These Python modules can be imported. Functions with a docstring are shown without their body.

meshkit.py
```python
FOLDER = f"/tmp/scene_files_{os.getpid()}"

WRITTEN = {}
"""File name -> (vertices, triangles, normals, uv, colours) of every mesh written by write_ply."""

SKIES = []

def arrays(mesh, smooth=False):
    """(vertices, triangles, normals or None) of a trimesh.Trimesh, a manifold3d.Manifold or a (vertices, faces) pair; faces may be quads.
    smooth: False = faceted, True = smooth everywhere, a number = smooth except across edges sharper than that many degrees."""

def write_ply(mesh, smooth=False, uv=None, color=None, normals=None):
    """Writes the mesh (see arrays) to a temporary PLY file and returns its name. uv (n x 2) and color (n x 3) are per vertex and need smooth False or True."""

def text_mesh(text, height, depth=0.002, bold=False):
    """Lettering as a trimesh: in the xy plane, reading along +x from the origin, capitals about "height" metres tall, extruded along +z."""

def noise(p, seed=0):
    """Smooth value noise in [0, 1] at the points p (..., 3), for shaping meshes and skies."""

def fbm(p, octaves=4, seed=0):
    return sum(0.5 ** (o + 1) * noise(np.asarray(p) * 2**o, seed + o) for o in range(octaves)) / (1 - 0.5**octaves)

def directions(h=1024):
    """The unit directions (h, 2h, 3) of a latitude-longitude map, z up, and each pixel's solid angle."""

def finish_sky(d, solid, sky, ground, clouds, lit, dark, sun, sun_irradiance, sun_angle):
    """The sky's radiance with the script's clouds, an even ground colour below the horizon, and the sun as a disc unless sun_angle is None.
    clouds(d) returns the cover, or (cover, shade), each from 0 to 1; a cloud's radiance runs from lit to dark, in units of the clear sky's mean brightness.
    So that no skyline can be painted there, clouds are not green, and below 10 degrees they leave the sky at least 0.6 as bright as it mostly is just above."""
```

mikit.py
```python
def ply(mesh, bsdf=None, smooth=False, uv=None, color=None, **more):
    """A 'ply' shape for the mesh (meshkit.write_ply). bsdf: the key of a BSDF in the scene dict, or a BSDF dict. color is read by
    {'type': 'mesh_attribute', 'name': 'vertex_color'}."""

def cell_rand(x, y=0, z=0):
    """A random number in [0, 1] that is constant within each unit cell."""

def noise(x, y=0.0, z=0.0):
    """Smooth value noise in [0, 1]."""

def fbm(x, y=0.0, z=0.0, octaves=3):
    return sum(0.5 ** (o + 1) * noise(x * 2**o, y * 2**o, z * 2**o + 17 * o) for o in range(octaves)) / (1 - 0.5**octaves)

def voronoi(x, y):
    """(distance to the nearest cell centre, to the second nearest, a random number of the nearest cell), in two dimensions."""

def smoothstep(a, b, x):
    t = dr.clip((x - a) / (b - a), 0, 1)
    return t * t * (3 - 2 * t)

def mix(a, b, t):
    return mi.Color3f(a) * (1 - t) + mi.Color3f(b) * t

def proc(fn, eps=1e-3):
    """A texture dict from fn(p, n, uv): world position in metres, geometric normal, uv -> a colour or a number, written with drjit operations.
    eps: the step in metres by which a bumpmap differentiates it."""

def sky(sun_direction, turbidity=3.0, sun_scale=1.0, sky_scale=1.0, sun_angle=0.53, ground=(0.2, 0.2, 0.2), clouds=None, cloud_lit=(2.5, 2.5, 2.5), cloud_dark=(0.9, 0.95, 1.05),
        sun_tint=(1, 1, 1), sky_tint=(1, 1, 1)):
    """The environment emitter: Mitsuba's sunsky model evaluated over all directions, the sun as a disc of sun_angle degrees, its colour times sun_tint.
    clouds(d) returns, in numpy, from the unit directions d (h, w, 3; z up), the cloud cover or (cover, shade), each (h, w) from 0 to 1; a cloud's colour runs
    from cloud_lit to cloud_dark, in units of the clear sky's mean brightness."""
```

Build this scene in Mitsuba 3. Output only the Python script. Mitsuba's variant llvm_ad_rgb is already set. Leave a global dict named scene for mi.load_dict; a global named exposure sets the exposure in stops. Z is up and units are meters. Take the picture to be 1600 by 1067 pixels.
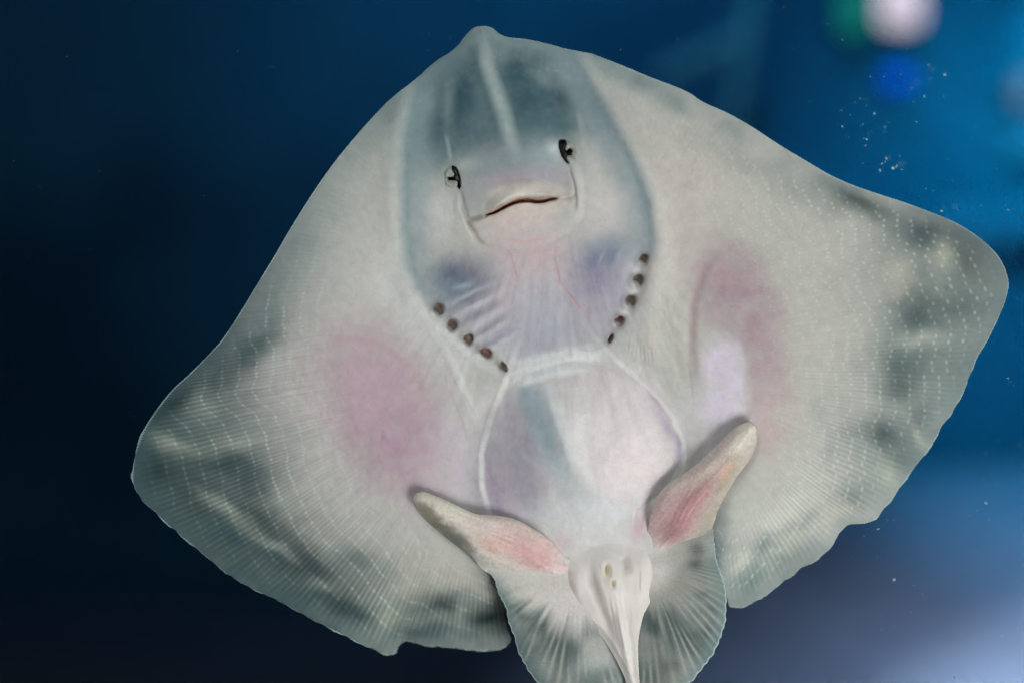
import math
import numpy as np, trimesh, shapely, shapely.affinity
import drjit as dr
import mitsuba as mi
import mikit, meshkit
from mikit import proc, noise, fbm, smoothstep, mix
from scipy.spatial import Delaunay, cKDTree
from scipy.interpolate import LinearNDInterpolator, NearestNDInterpolator, PchipInterpolator

T = mi.ScalarTransform4f
scene, labels = {}, {}
rng = np.random.default_rng(7)

# ------------------------------------------------------------------ camera, exposure, lamps
K = 0.0004            # metres on the animal per unit of body coordinates (bx to the right, by downwards)
CAM = 0.9             # camera stands 0.9 m in front of the animal
exposure = 0.0
scene['camera'] = {
    'type': 'thinlens', 'fov': 2 * math.degrees(math.atan(800 * K / CAM)), 'fov_axis': 'x',
    'aperture_radius': 0.018, 'focus_distance': CAM - 0.006, 'near_clip': 0.05, 'far_clip': 40.0,
    'to_world': T().look_at(origin=[0, -CAM, 0], target=[0, 0, 0], up=[0, 0, 1])}

ADDED_LAMPS = [  # unseen soft lamps added to light the skate: name, place, half size, radiance, label
    ('added_lamp', (1.15, -1.25, -1.15), 0.42, (18.8, 18.7, 18.3), 'large soft white key lamp added low on the right, outside the picture'),
    ('added_lamp_001', (-0.75, -1.75, 1.35), 0.5, (10.0, 10.2, 10.2), 'large soft white fill lamp added high on the left, outside the picture'),
]
SPOTS = [  # lamps of the tank itself: place, target, colour, half angle, beam angle
    ((0.45, 0.7, 0.9), (2.3, 3.5, 0.2), (0.0, 112, 165), 29, 3),
    ((0.3, 1.0, 2.2), (0.75, 3.5, 1.15), (0.0, 17, 30), 36, 4),
    ((-0.6, 1.0, 2.2), (-0.6, 3.5, 1.0), (0.0, 2.6, 6.4), 40, 4),
    ((1.7, 1.2, 1.2), (1.75, 1.75, -0.78), (92, 90, 100), 42, 3),
    ((1.75, 1.1, 1.2), (1.95, 1.55, -0.78), (520, 470, 440), 34, 3),
]
for i, (o, t, c, cut, beam) in enumerate(SPOTS):
    scene['tank_spot' + ('_%03d' % i if i else '')] = {
        'type': 'spot', 'to_world': T().look_at(origin=list(o), target=list(t), up=[0, 1, 0]),
        'intensity': {'type': 'rgb', 'value': list(c)}, 'cutoff_angle': float(cut), 'beam_width': float(beam)}


# ------------------------------------------------------------------ helpers
def lin(c):
    c = np.asarray(c, float) / 255
    return np.where(c < 0.04045, c / 12.92, ((c + 0.055) / 1.055) ** 2.4)


def col(c, g=1.0):
    return mi.Color3f(*[float(v) * g for v in lin(c)])


def rgb(*c):
    return {'type': 'rgb', 'value': [float(v) for v in c]}


def at(bx, by, dist):
    """A point at this distance from the camera, seen in the direction of the body coordinates bx, by."""
    s = K * dist / CAM
    return np.array([(bx - 800) * s, dist - CAM, (533.5 - by) * s])


def nsmooth(a, b, x):
    t = np.clip((x - a) / (b - a), 0, 1)
    return t * t * (3 - 2 * t)


def curve(pts, n=120):
    """A smooth curve through the points (n x 2)."""
    p = np.asarray(pts, float)
    s = np.r_[0, np.cumsum(np.linalg.norm(np.diff(p, axis=0), axis=1))]
    q = np.linspace(0, s[-1], n)
    return np.stack([PchipInterpolator(s, p[:, k])(q) for k in range(2)], 1)


def resample(p, step, closed=True):
    p = np.asarray(p, float)
    if closed:
        p = np.vstack([p, p[:1]])
    s = np.r_[0, np.cumsum(np.linalg.norm(np.diff(p, axis=0), axis=1))]
    n = max(3, int(round(s[-1] / step)))
    q = np.linspace(0, s[-1], n, endpoint=not closed)
    return np.stack([np.interp(q, s, p[:, k]) for k in range(2)], 1)


def pdist(x, y, pts):
    """Distance of the points to a polyline."""
    return shapely.distance(shapely.points(x, y), shapely.LineString(pts))


def sdist(x, y, poly):
    """Signed distance to a polygon, positive inside."""
    P = shapely.Polygon(poly)
    shapely.prepare(P)
    x0, y0, x1, y1 = P.bounds
    out = np.full(len(x), -60.0)
    k = np.nonzero((x > x0 - 60) & (x < x1 + 60) & (y > y0 - 60) & (y < y1 + 60))[0]
    d = shapely.distance(shapely.points(x[k], y[k]), P.exterior)
    out[k] = np.where(shapely.contains_xy(P, x[k], y[k]), d, -d)
    return out


def mm(x, y, seed=0, o=3):
    return meshkit.fbm(np.stack([x, y, 0 * x], -1), o, seed)


def hexgrid(x0, y0, x1, y1, s, r):
    xs, ys = np.meshgrid(np.arange(x0, x1, s), np.arange(y0, y1, s * 0.866))
    xs = xs + (np.arange(xs.shape[0]) % 2)[:, None] * s / 2
    p = np.stack([xs.ravel(), ys.ravel()], 1)
    return p + r.uniform(-0.12, 0.12, p.shape) * s


def sheet(outline, step, front, thick, fine=None, uvf=None, back_step=None):
    """A closed body over the outline (body coordinates): its front at height front(x, y) millimetres towards the viewer, its back thick(x, y)
    millimetres behind, both sharing a narrow rim. fine: (box, step) for a finer patch. Returns (mesh, uv)."""
    r = np.random.default_rng(11)
    ring = resample(outline, step)
    P = shapely.Polygon(ring)
    shapely.prepare(P)
    x0, y0, x1, y1 = P.bounds

    def fill(s, fine=None):
        pts = hexgrid(x0, y0, x1, y1, s, r)
        if fine:
            b, fs = fine
            inb = (pts[:, 0] > b[0]) & (pts[:, 0] < b[2]) & (pts[:, 1] > b[1]) & (pts[:, 1] < b[3])
            pts = np.vstack([pts[~inb], hexgrid(*b, fs, r)])
        pts = pts[shapely.contains_xy(P, pts[:, 0], pts[:, 1])]
        tree = cKDTree(ring)
        pts = pts[tree.query(pts)[0] > 0.75 * step]
        v = np.vstack([ring, pts])
        tri = Delaunay(v).simplices
        c = v[tri].mean(1)
        tri = tri[shapely.contains_xy(P, c[:, 0], c[:, 1])]
        a = v[tri]
        area = (a[:, 1, 0] - a[:, 0, 0]) * (a[:, 2, 1] - a[:, 0, 1]) - (a[:, 2, 0] - a[:, 0, 0]) * (a[:, 1, 1] - a[:, 0, 1])
        tri[area < 0] = tri[area < 0][:, ::-1]
        tri = tri[np.abs(area) > 1e-4]
        return v, tri          # anticlockwise in (bx, by down)

    vf, tf = fill(step, fine)
    vb, tb = fill(back_step or step * 2.5)
    n = len(ring)
    hf = front(vf[:, 0], vf[:, 1])
    hb = front(vb[:, 0], vb[:, 1]) - thick(vb[:, 0], vb[:, 1])

    def to3(v, h):
        s = 1 - h / 1000 / CAM
        return np.stack([(v[:, 0] - 800) * K * s, -h / 1000, (533.5 - v[:, 1]) * K * s], 1)

    V = np.vstack([to3(vf, hf), to3(vb, hb)])
    o = len(vf)
    i = np.arange(n)
    j = (i + 1) % n
    orient = shapely.LinearRing(ring).is_ccw
    rim = np.vstack([np.stack([i, j, o + j], 1), np.stack([i, o + j, o + i], 1)])
    # in (bx, by down, towards the viewer) a positive area faces away from the viewer
    F = np.vstack([tf, tb[:, ::-1] + o, rim if not orient else rim[:, ::-1]])
    m = trimesh.Trimesh(V, F, process=False)
    t0 = V[tf]
    if np.cross(t0[:, 1] - t0[:, 0], t0[:, 2] - t0[:, 0])[:, 1].sum() > 0:
        m = trimesh.Trimesh(V, F[:, ::-1], process=False)
    uv = None
    if uvf is not None:
        uv = np.vstack([uvf(vf[:, 0], vf[:, 1]), uvf(vb[:, 0], vb[:, 1])])
    return m, uv


# ------------------------------------------------------------------ setting: tank, sand floor, window
def wall_col(p, n, uv):
    f = fbm(p.x * 1.3, p.z * 1.3, 3.0, 4)
    return mix((0.003, 0.026, 0.050), (0.006, 0.050, 0.085), smoothstep(0.3, 0.7, f))


scene['wall_paint'] = {'type': 'twosided', 'b': {'type': 'principled', 'base_color': proc(wall_col), 'roughness': 0.8, 'specular': 0.1}}


def sand_col(p, n, uv):
    f = 0.45 * fbm(p.x * 6, p.y * 6, 0.0, 4) + 0.55 * smoothstep(0.3, 0.7, fbm(p.x * 2.3, p.y * 1.6, 3.0, 2))
    g = noise(p.x * 160, p.y * 160, 0.0)
    return mix((0.026, 0.042, 0.070), (0.05, 0.078, 0.125), 0.7 * f + 0.3 * g)


scene['sand'] = {'type': 'twosided', 'b': {'type': 'principled', 'base_color': proc(sand_col), 'roughness': 0.9, 'specular': 0.1}}


def grid_mesh(x0, x1, y0, y1, nx, ny, f):
    xs, ys = np.meshgrid(np.linspace(x0, x1, nx), np.linspace(y0, y1, ny))
    v = f(xs.ravel(), ys.ravel())
    i = (np.arange(ny - 1)[:, None] * nx + np.arange(nx - 1)).ravel()
    return v, np.stack([i, i + 1, i + nx + 1, i + nx], 1)


scene['tank_wall'] = mikit.ply(grid_mesh(-4.5, 4.5, -0.9, 3.2, 160, 80, lambda x, z: np.stack(
    [x, 3.5 + 0.10 * (mm(x * 1.7, z * 1.7, 3, 4) - 0.5), z], 1)), 'wall_paint', True)
labels['tank_wall'] = {'kind': 'structure'}
scene['tank_floor'] = mikit.ply(grid_mesh(-4.5, 4.5, 0.05, 3.6, 220, 110, lambda x, y: np.stack(
    [x, y, -0.78 + 0.05 * (mm(x * 2.1, y * 2.1, 5, 4) - 0.5) + 0.42 * nsmooth(2.2, 3.7, y) * nsmooth(-0.2, 1.3, x)], 1)), 'sand', True)
labels['tank_floor'] = {'kind': 'structure'}
scene['window_glass'] = {'type': 'thindielectric', 'int_ior': 1.5, 'ext_ior': 1.33}
scene['aquarium_glass'] = {'type': 'rectangle', 'to_world': T().translate([0, -0.034, 0.6]).rotate([1, 0, 0], 90).scale([2.2, 1.4, 1]),
                           'bsdf': {'type': 'ref', 'id': 'window_glass'}}
labels['aquarium_glass'] = {'kind': 'structure'}

# ------------------------------------------------------------------ the skin's colours, in body coordinates
G = 1.0


def gauss(x, y, cx, cy, rx, ry, rot=0.0, hard=1):
    c, s = math.cos(math.radians(rot)), math.sin(math.radians(rot))
    dx, dy = x - cx, y - cy
    d = dr.square((dx * c + dy * s) * (1 / rx)) + dr.square((dy * c - dx * s) * (1 / ry))
    if hard == 2:
        d = d * d
    elif hard == 3:
        d = dr.square(d * d)
    return dr.exp(-d)


def segdist(x, y, pts):
    """(distance to a polyline, 1 along it fading to 0 towards its ends)."""
    best, where, s0 = mi.Float(1e9), mi.Float(0), 0.0
    total = sum(math.dist(a, b) for a, b in zip(pts[:-1], pts[1:]))
    for (ax, ay), (bx, by) in zip(pts[:-1], pts[1:]):
        ux, uy = bx - ax, by - ay
        t = dr.clip(((x - ax) * ux + (y - ay) * uy) * (1 / (ux * ux + uy * uy)), 0, 1)
        d = dr.square(x - ax - t * ux) + dr.square(y - ay - t * uy)
        l = math.hypot(ux, uy)
        where = dr.select(d < best, (s0 + t * l) * (1 / total), where)
        best = dr.minimum(best, d)
        s0 += l
    return dr.sqrt(best), smoothstep(0, 0.28, where) * smoothstep(0, 0.28, 1 - where)


def stroke(x, y, pts, w, soft):
    d, e = segdist(x, y, pts)
    return (1 - smoothstep(w, w + soft, d)) * e


# the ten gill openings: place, half sizes, turn
GILLS = [(685.5, 483, 8, 9.5, 12), (706.5, 508, 8, 10.5, 22), (732, 530, 7.5, 10, 10), (760, 551, 9.5, 7, 36), (787.5, 572, 3.4, 9.5, -33),
         (1005, 406, 7, 10, 24), (997, 438, 8.5, 9.5, 30), (985, 470, 8, 9.5, 30), (967, 501, 8.5, 7, -30), (954, 529, 3, 7.5, 24)]
# blobs: cx, cy, rx, ry, turn in degrees, colour, strength, hardness
WING = [
    # broad tones of the two wings
    (460, 395, 170, 62, -58, (134, 150, 148), .8, 1), (330, 560, 160, 66, -50, (84, 105, 103), .9, 1),
    (280, 710, 170, 140, 10, (92, 109, 106), .95, 2), (430, 880, 230, 92, 32, (88, 106, 103), .95, 2), (650, 975, 190, 52, 2, (112, 126, 121), .9, 2),
    (560, 620, 150, 190, -20, (178, 173, 172), .75, 1), (620, 880, 160, 55, 20, (160, 162, 154), .6, 1),
    (560, 330, 60, 130, 25, (168, 172, 166), .6, 1), (590, 430, 60, 120, 10, (188, 187, 182), .7, 1),
    (1500, 440, 150, 150, 10, (112, 124, 121), .95, 2), (1450, 600, 130, 170, 28, (122, 134, 131), .9, 2),
    (1370, 740, 120, 75, -45, (126, 138, 134), .75, 1), (1200, 900, 120, 70, -30, (138, 148, 143), .8, 2),
    (1250, 520, 130, 200, 0, (176, 176, 168), .75, 1), (1110, 260, 140, 70, 30, (180, 178, 170), .7, 1),
    (1060, 360, 70, 150, -10, (184, 178, 172), .7, 1), (1200, 270, 130, 26, 28, (140, 148, 145), .6, 1),
    (1240, 740, 100, 110, 10, (178, 180, 172), .7, 1),
    (590, 190, 26, 80, 40, (132, 146, 146), .5, 1), (960, 110, 60, 18, 25, (150, 158, 154), .5, 1),
    # dark mottling, left wing
    (272, 628, 40, 20, -35, (52, 66, 66), .8, 1), (250, 730, 34, 24, 20, (58, 74, 74), .75, 1), (345, 718, 52, 22, 15, (68, 84, 84), .85, 1),
    (395, 742, 28, 22, 0, (80, 96, 94), .7, 1), (310, 775, 40, 20, 30, (66, 82, 82), .7, 1), (410, 812, 50, 22, 20, (70, 86, 84), .75, 1),
    (360, 838, 40, 16, 30, (70, 92, 96), .6, 1), (478, 878, 46, 20, 30, (54, 70, 70), .85, 1), (430, 880, 34, 14, 30, (70, 88, 90), .6, 1),
    (555, 872, 26, 18, 30, (98, 114, 112), .7, 1), (545, 952, 42, 18, 28, (56, 70, 68), .85, 1), (505, 935, 28, 16, 20, (72, 90, 92), .5, 1),
    (595, 900, 24, 20, 0, (110, 122, 118), .6, 1), (690, 945, 44, 20, 0, (84, 98, 96), .85, 1), (758, 972, 30, 18, 0, (52, 68, 66), .8, 1),
    (610, 960, 24, 22, 0, (122, 134, 126), .5, 1), (390, 545, 46, 20, -45, (84, 100, 100), .8, 1), (420, 478, 60, 20, -58, (112, 130, 128), .7, 1),
    (340, 590, 24, 12, -40, (82, 98, 96), .6, 1), (770, 905, 22, 40, -20, (96, 102, 96), .7, 1), (660, 1000, 60, 10, 0, (92, 108, 106), .6, 1),
    (400, 768, 16, 12, 0, (74, 90, 90), .7, 1),
    # pale mottling, left wing
    (265, 690, 46, 12, 12, (150, 160, 150), .65, 1), (320, 640, 24, 26, 0, (146, 156, 148), .4, 1), (380, 690, 60, 14, -5, (150, 158, 148), .5, 1),
    (350, 795, 46, 10, 30, (146, 156, 146), .6, 1), (440, 780, 30, 22, 40, (150, 156, 148), .5, 1), (430, 850, 50, 9, 30, (140, 150, 144), .5, 1),
    (505, 915, 24, 12, 10, (140, 150, 144), .5, 1), (505, 840, 70, 16, 25, (152, 158, 150), .5, 1), (600, 975, 16, 34, 10, (150, 158, 146), .6, 1),
    (640, 920, 36, 24, 0, (164, 168, 158), .6, 1), (725, 965, 12, 34, 0, (140, 150, 142), .6, 1), (700, 890, 60, 20, 15, (168, 166, 158), .5, 1),
    # dark mottling, right wing
    (1345, 318, 60, 20, 25, (98, 108, 104), .85, 1), (1450, 362, 44, 24, 15, (92, 104, 106), .8, 1), (1400, 395, 34, 20, 30, (122, 134, 134), .6, 1),
    (1510, 400, 40, 30, 40, (108, 114, 110), .7, 1), (1430, 488, 36, 34, 0, (84, 100, 100), .85, 1), (1500, 480, 50, 24, -10, (102, 114, 110), .7, 1),
    (1410, 565, 34, 30, 0, (98, 114, 112), .75, 1), (1410, 605, 26, 26, 0, (88, 102, 100), .6, 1), (1480, 570, 40, 40, 0, (108, 122, 118), .6, 1),
    (1375, 685, 44, 24, 20, (86, 102, 100), .85, 1), (1440, 650, 36, 16, -50, (104, 116, 114), .6, 1), (1410, 720, 30, 16, 0, (104, 118, 114), .6, 1),
    (1300, 700, 18, 26, 0, (146, 156, 152), .6, 1), (1335, 772, 32, 20, 0, (112, 126, 124), .8, 1), (1280, 645, 18, 24, 0, (150, 158, 154), .5, 1),
    (1260, 812, 30, 14, -30, (126, 140, 136), .75, 1), (1195, 852, 20, 30, 40, (110, 126, 124), .8, 1), (1180, 915, 36, 20, -20, (108, 128, 126), .8, 1),
    (1120, 860, 20, 60, 0, (100, 116, 114), .7, 1), (1230, 880, 30, 12, -35, (128, 140, 134), .6, 1),
    (1000, 125, 22, 10, 20, (118, 130, 132), .6, 1), (1055, 165, 32, 14, 22, (120, 134, 134), .7, 1), (1140, 205, 26, 14, 30, (138, 150, 148), .7, 1),
    # pale mottling, right wing
    (1470, 402, 20, 26, 20, (168, 172, 160), .7, 1), (1398, 432, 28, 40, 0, (178, 178, 166), .6, 1), (1440, 530, 40, 12, -10, (164, 170, 160), .6, 1),
    (1450, 690, 34, 10, 50, (156, 164, 152), .75, 1), (1395, 752, 30, 16, 50, (166, 172, 158), .8, 1), (1300, 800, 34, 14, -30, (178, 178, 166), .7, 1),
    (1225, 800, 60, 20, -35, (186, 188, 180), .7, 1), (1165, 880, 12, 28, 30, (176, 180, 170), .8, 1), (1240, 850, 26, 10, -30, (172, 176, 164), .6, 1),
    (1345, 640, 20, 60, 0, (168, 172, 164), .4, 1),
]
CORE = [
    (655, 480, 34, 74, -36, (202, 204, 200), .85, 1), (700, 545, 30, 60, -36, (198, 199, 196), .6, 1), (1040, 400, 20, 110, 0, (198, 197, 190), .6, 1), (620, 400, 26, 90, 0, (194, 196, 190), .5, 1),
    # lilac belly skin beside the fins, and the pink livers
    (705, 715, 60, 90, -15, (192, 186, 194), .8, 1), (1105, 680, 50, 70, 10, (190, 184, 190), .6, 1),
    (606, 648, 82, 140, -26, (168, 147, 157), .9, 2), (585, 600, 60, 60, 0, (178, 158, 167), .5, 1), (640, 690, 34, 60, -20, (168, 140, 156), .5, 1),
    (555, 590, 40, 60, -20, (184, 164, 172), .4, 1),
    (1155, 460, 62, 90, -22, (156, 137, 145), .8, 2), (1190, 560, 34, 90, -12, (158, 136, 145), .7, 1), (1195, 650, 34, 60, 5, (176, 148, 152), .6, 1),
    (1130, 420, 40, 40, 0, (170, 146, 150), .3, 1),
    (1128, 590, 40, 66, -8, (198, 192, 204), .9, 3), (1120, 640, 34, 40, 0, (196, 190, 202), .5, 1),
    # face
    (700, 274, 13, 19, 0, (184, 190, 180), .6, 1), (893, 238, 11, 20, 0, (190, 194, 184), .7, 1), (722, 264, 10, 12, 0, (176, 184, 172), .7, 1),
    (768, 150, 140, 108, -4, (104, 126, 129), .85, 2), (770, 60, 90, 40, 0, (128, 144, 144), .5, 1),
    (690, 175, 60, 100, 0, (66, 98, 104), .95, 1), (840, 160, 75, 84, -20, (80, 108, 114), .85, 1), (735, 110, 40, 40, 0, (80, 108, 114), .7, 1),
    (930, 180, 26, 70, -32, (108, 122, 126), .7, 1), (648, 230, 26, 70, 0, (110, 130, 134), .7, 1), (760, 210, 60, 46, 0, (88, 112, 118), .6, 1),
    (722, 150, 16, 34, 0, (44, 80, 92), .7, 1), (676, 122, 16, 18, 0, (70, 100, 108), .6, 1), (676, 200, 14, 30, 0, (66, 92, 102), .8, 1),
    (805, 105, 18, 26, 10, (62, 92, 100), .7, 1), (845, 85, 18, 12, 0, (72, 100, 106), .6, 1), (822, 148, 22, 34, 0, (66, 96, 104), .7, 1),
    (882, 152, 18, 26, -20, (54, 80, 90), .75, 1), (870, 195, 40, 20, 0, (84, 112, 116), .7, 1), (665, 160, 16, 20, 0, (120, 138, 140), .6, 1),
    (850, 122, 20, 12, 30, (116, 136, 138), .6, 1), (700, 160, 9, 46, 0, (122, 140, 142), .5, 1), (895, 120, 16, 16, 0, (130, 144, 144), .5, 1),
    (770, 258, 60, 22, 0, (128, 142, 146), .8, 1), (800, 250, 50, 30, 0, (134, 144, 148), .6, 1), (850, 250, 24, 34, 0, (150, 168, 172), .6, 1),
    (790, 245, 9, 14, 0, (120, 136, 140), .5, 1), (730, 258, 18, 12, 0, (160, 170, 162), .7, 1), (868, 235, 13, 13, 0, (184, 192, 192), .9, 1),
    (732, 300, 14, 26, 0, (128, 138, 142), .6, 1), (800, 282, 70, 14, -10, (160, 152, 160), .6, 1), (860, 280, 30, 16, 10, (162, 158, 168), .6, 1),
    (752, 310, 22, 22, -30, (150, 152, 154), .7, 1),
    (648, 215, 22, 90, 3, (104, 126, 130), .8, 1), (940, 170, 18, 60, -32, (98, 118, 122), .7, 1),
    (660, 330, 36, 44, 0, (186, 188, 184), .85, 1), (655, 300, 20, 40, 0, (168, 178, 178), .5, 1), (690, 340, 20, 50, 10, (186, 186, 184), .6, 1),
    (935, 260, 24, 50, -10, (178, 180, 176), .8, 1), (960, 320, 40, 50, -10, (190, 188, 184), .85, 1), (930, 330, 22, 50, 0, (194, 190, 186), .6, 1),
    (1004, 320, 12, 70, -14, (122, 138, 142), .7, 1), (645, 400, 20, 46, -10, (142, 156, 154), .7, 1), (632, 340, 8, 110, 0, (140, 154, 154), .6, 1),
    (692, 405, 40, 16, 10, (176, 176, 172), .6, 1), (640, 180, 7, 40, 2, (124, 138, 140), .6, 1),
    (815, 300, 52, 13, -6, (206, 199, 188), .9, 2), (770, 328, 16, 12, -35, (198, 190, 178), .7, 1), (872, 304, 18, 9, 10, (200, 190, 180), .7, 1),
    (820, 332, 76, 12, -12, (203, 190, 180), .8, 2), (800, 355, 60, 18, -8, (196, 180, 178), .6, 1), (750, 334, 12, 14, -20, (140, 142, 140), .5, 1),
    (722, 318, 7, 22, -12, (146, 150, 150), .6, 1), (888, 290, 6, 22, -8, (150, 142, 144), .5, 1),
    # throat and gill region
    (830, 430, 70, 70, 0, (184, 174, 176), .8, 1), (838, 395, 60, 26, 0, (190, 172, 174), .6, 1), (850, 490, 60, 70, 0, (170, 172, 178), .8, 1),
    (850, 530, 54, 30, 0, (156, 158, 174), .7, 1),
    (752, 485, 80, 62, 30, (160, 158, 168), .65, 1), (938, 455, 66, 84, 20, (158, 154, 166), .65, 1), (850, 520, 56, 56, 0, (160, 164, 172), .6, 1), (835, 400, 50, 30, 0, (184, 168, 169), .6, 1),
    (712, 432, 44, 28, -10, (104, 112, 128), .85, 1), (705, 458, 40, 20, 20, (112, 130, 144), .75, 1), (740, 430, 22, 18, 0, (118, 118, 132), .6, 1),
    (738, 452, 44, 7, -26, (114, 118, 132), .6, 1), (730, 470, 48, 7, -26, (116, 116, 132), .7, 1), (752, 489, 42, 6, -30, (118, 117, 132), .65, 1), (765, 511, 36, 5.5, -34, (128, 128, 142), .6, 1),
    (775, 530, 30, 8, -40, (138, 140, 156), .6, 1), (726, 448, 14, 5, -10, (160, 178, 186), .7, 1), (745, 479, 40, 3.6, -28, (176, 173, 184), .8, 1),
    (762, 500, 36, 3.6, -32, (176, 175, 186), .8, 1), (735, 461, 40, 3.2, -26, (164, 168, 178), .6, 1), (705, 475, 14, 8, 0, (150, 160, 168), .5, 1), (800, 440, 22, 50, 10, (182, 172, 178), .6, 1),
    (945, 400, 40, 22, -12, (100, 118, 140), .85, 1), (950, 384, 44, 18, -10, (132, 146, 156), .6, 1), (1005, 375, 16, 30, 0, (132, 146, 152), .7, 1),
    (935, 440, 40, 40, 0, (138, 131, 152), .9, 1), (925, 412, 14, 10, -40, (98, 118, 138), .45, 1), (955, 408, 6, 12, 20, (90, 116, 140), .4, 1), (940, 402, 3, 12, 25, (150, 160, 172), .6, 1), (968, 402, 4, 12, 20, (160, 170, 178), .6, 1),
    (960, 470, 26, 34, 20, (168, 168, 180), .6, 1), (985, 420, 12, 26, 20, (176, 182, 188), .6, 1), (920, 490, 26, 40, -30, (166, 160, 172), .5, 1),
    *[(cx - 1.5, cy + 1.5, rx * 1.2, ry * 1.2, rot, (104, 94, 88), .85, 1) for cx, cy, rx, ry, rot in GILLS],
    *[(cx - (.85 if i < 5 else .7) * rx, cy + (1.0 if i < 5 else .85) * ry, .75 * rx, .6 * ry, rot, (198, 199, 195), .85, 1) for i, (cx, cy, rx, ry, rot) in enumerate(GILLS) if i not in (4, 9)],
    (992, 424, 7, 5, 0, (206, 208, 206), .8, 1), (988, 456, 8, 5, 0, (206, 208, 206), .8, 1), (975, 488, 8, 5, 0, (204, 206, 204), .8, 1),
    # belly
    (905, 690, 148, 140, 0, (190, 186, 188), .8, 3), (800, 715, 60, 110, 14, (150, 146, 156), .85, 2), (800, 770, 44, 44, 0, (156, 146, 160), .5, 1),
    (960, 690, 84, 110, 0, (212, 206, 206), .85, 2), (1000, 730, 40, 40, 0, (216, 208, 208), .5, 1), (985, 640, 30, 30, 0, (204, 200, 202), .5, 1),
    (838, 640, 20, 36, -12, (128, 150, 158), .85, 1), (856, 690, 20, 50, -20, (126, 146, 152), .85, 1), (822, 612, 18, 14, 0, (128, 154, 164), .6, 1),
    (880, 740, 22, 30, -20, (160, 174, 174), .6, 1), (905, 775, 30, 24, 0, (164, 178, 176), .7, 1), (830, 780, 16, 34, -14, (136, 138, 150), .6, 1),
    (812, 735, 14, 26, 14, (142, 142, 152), .5, 1), (845, 735, 40, 5, 40, (172, 172, 180), .4, 1), (870, 800, 50, 26, 0, (186, 190, 194), .6, 1),
    (950, 800, 60, 34, 0, (200, 204, 206), .8, 1), (930, 840, 80, 26, 0, (198, 202, 202), .8, 1), (800, 812, 40, 8, 14, (172, 160, 168), .5, 1),
    (770, 770, 11, 40, -20, (138, 124, 146), .6, 1), (758, 720, 7, 40, 0, (158, 148, 164), .5, 1), (1046, 670, 8, 40, -34, (150, 132, 160), .6, 1),
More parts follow.
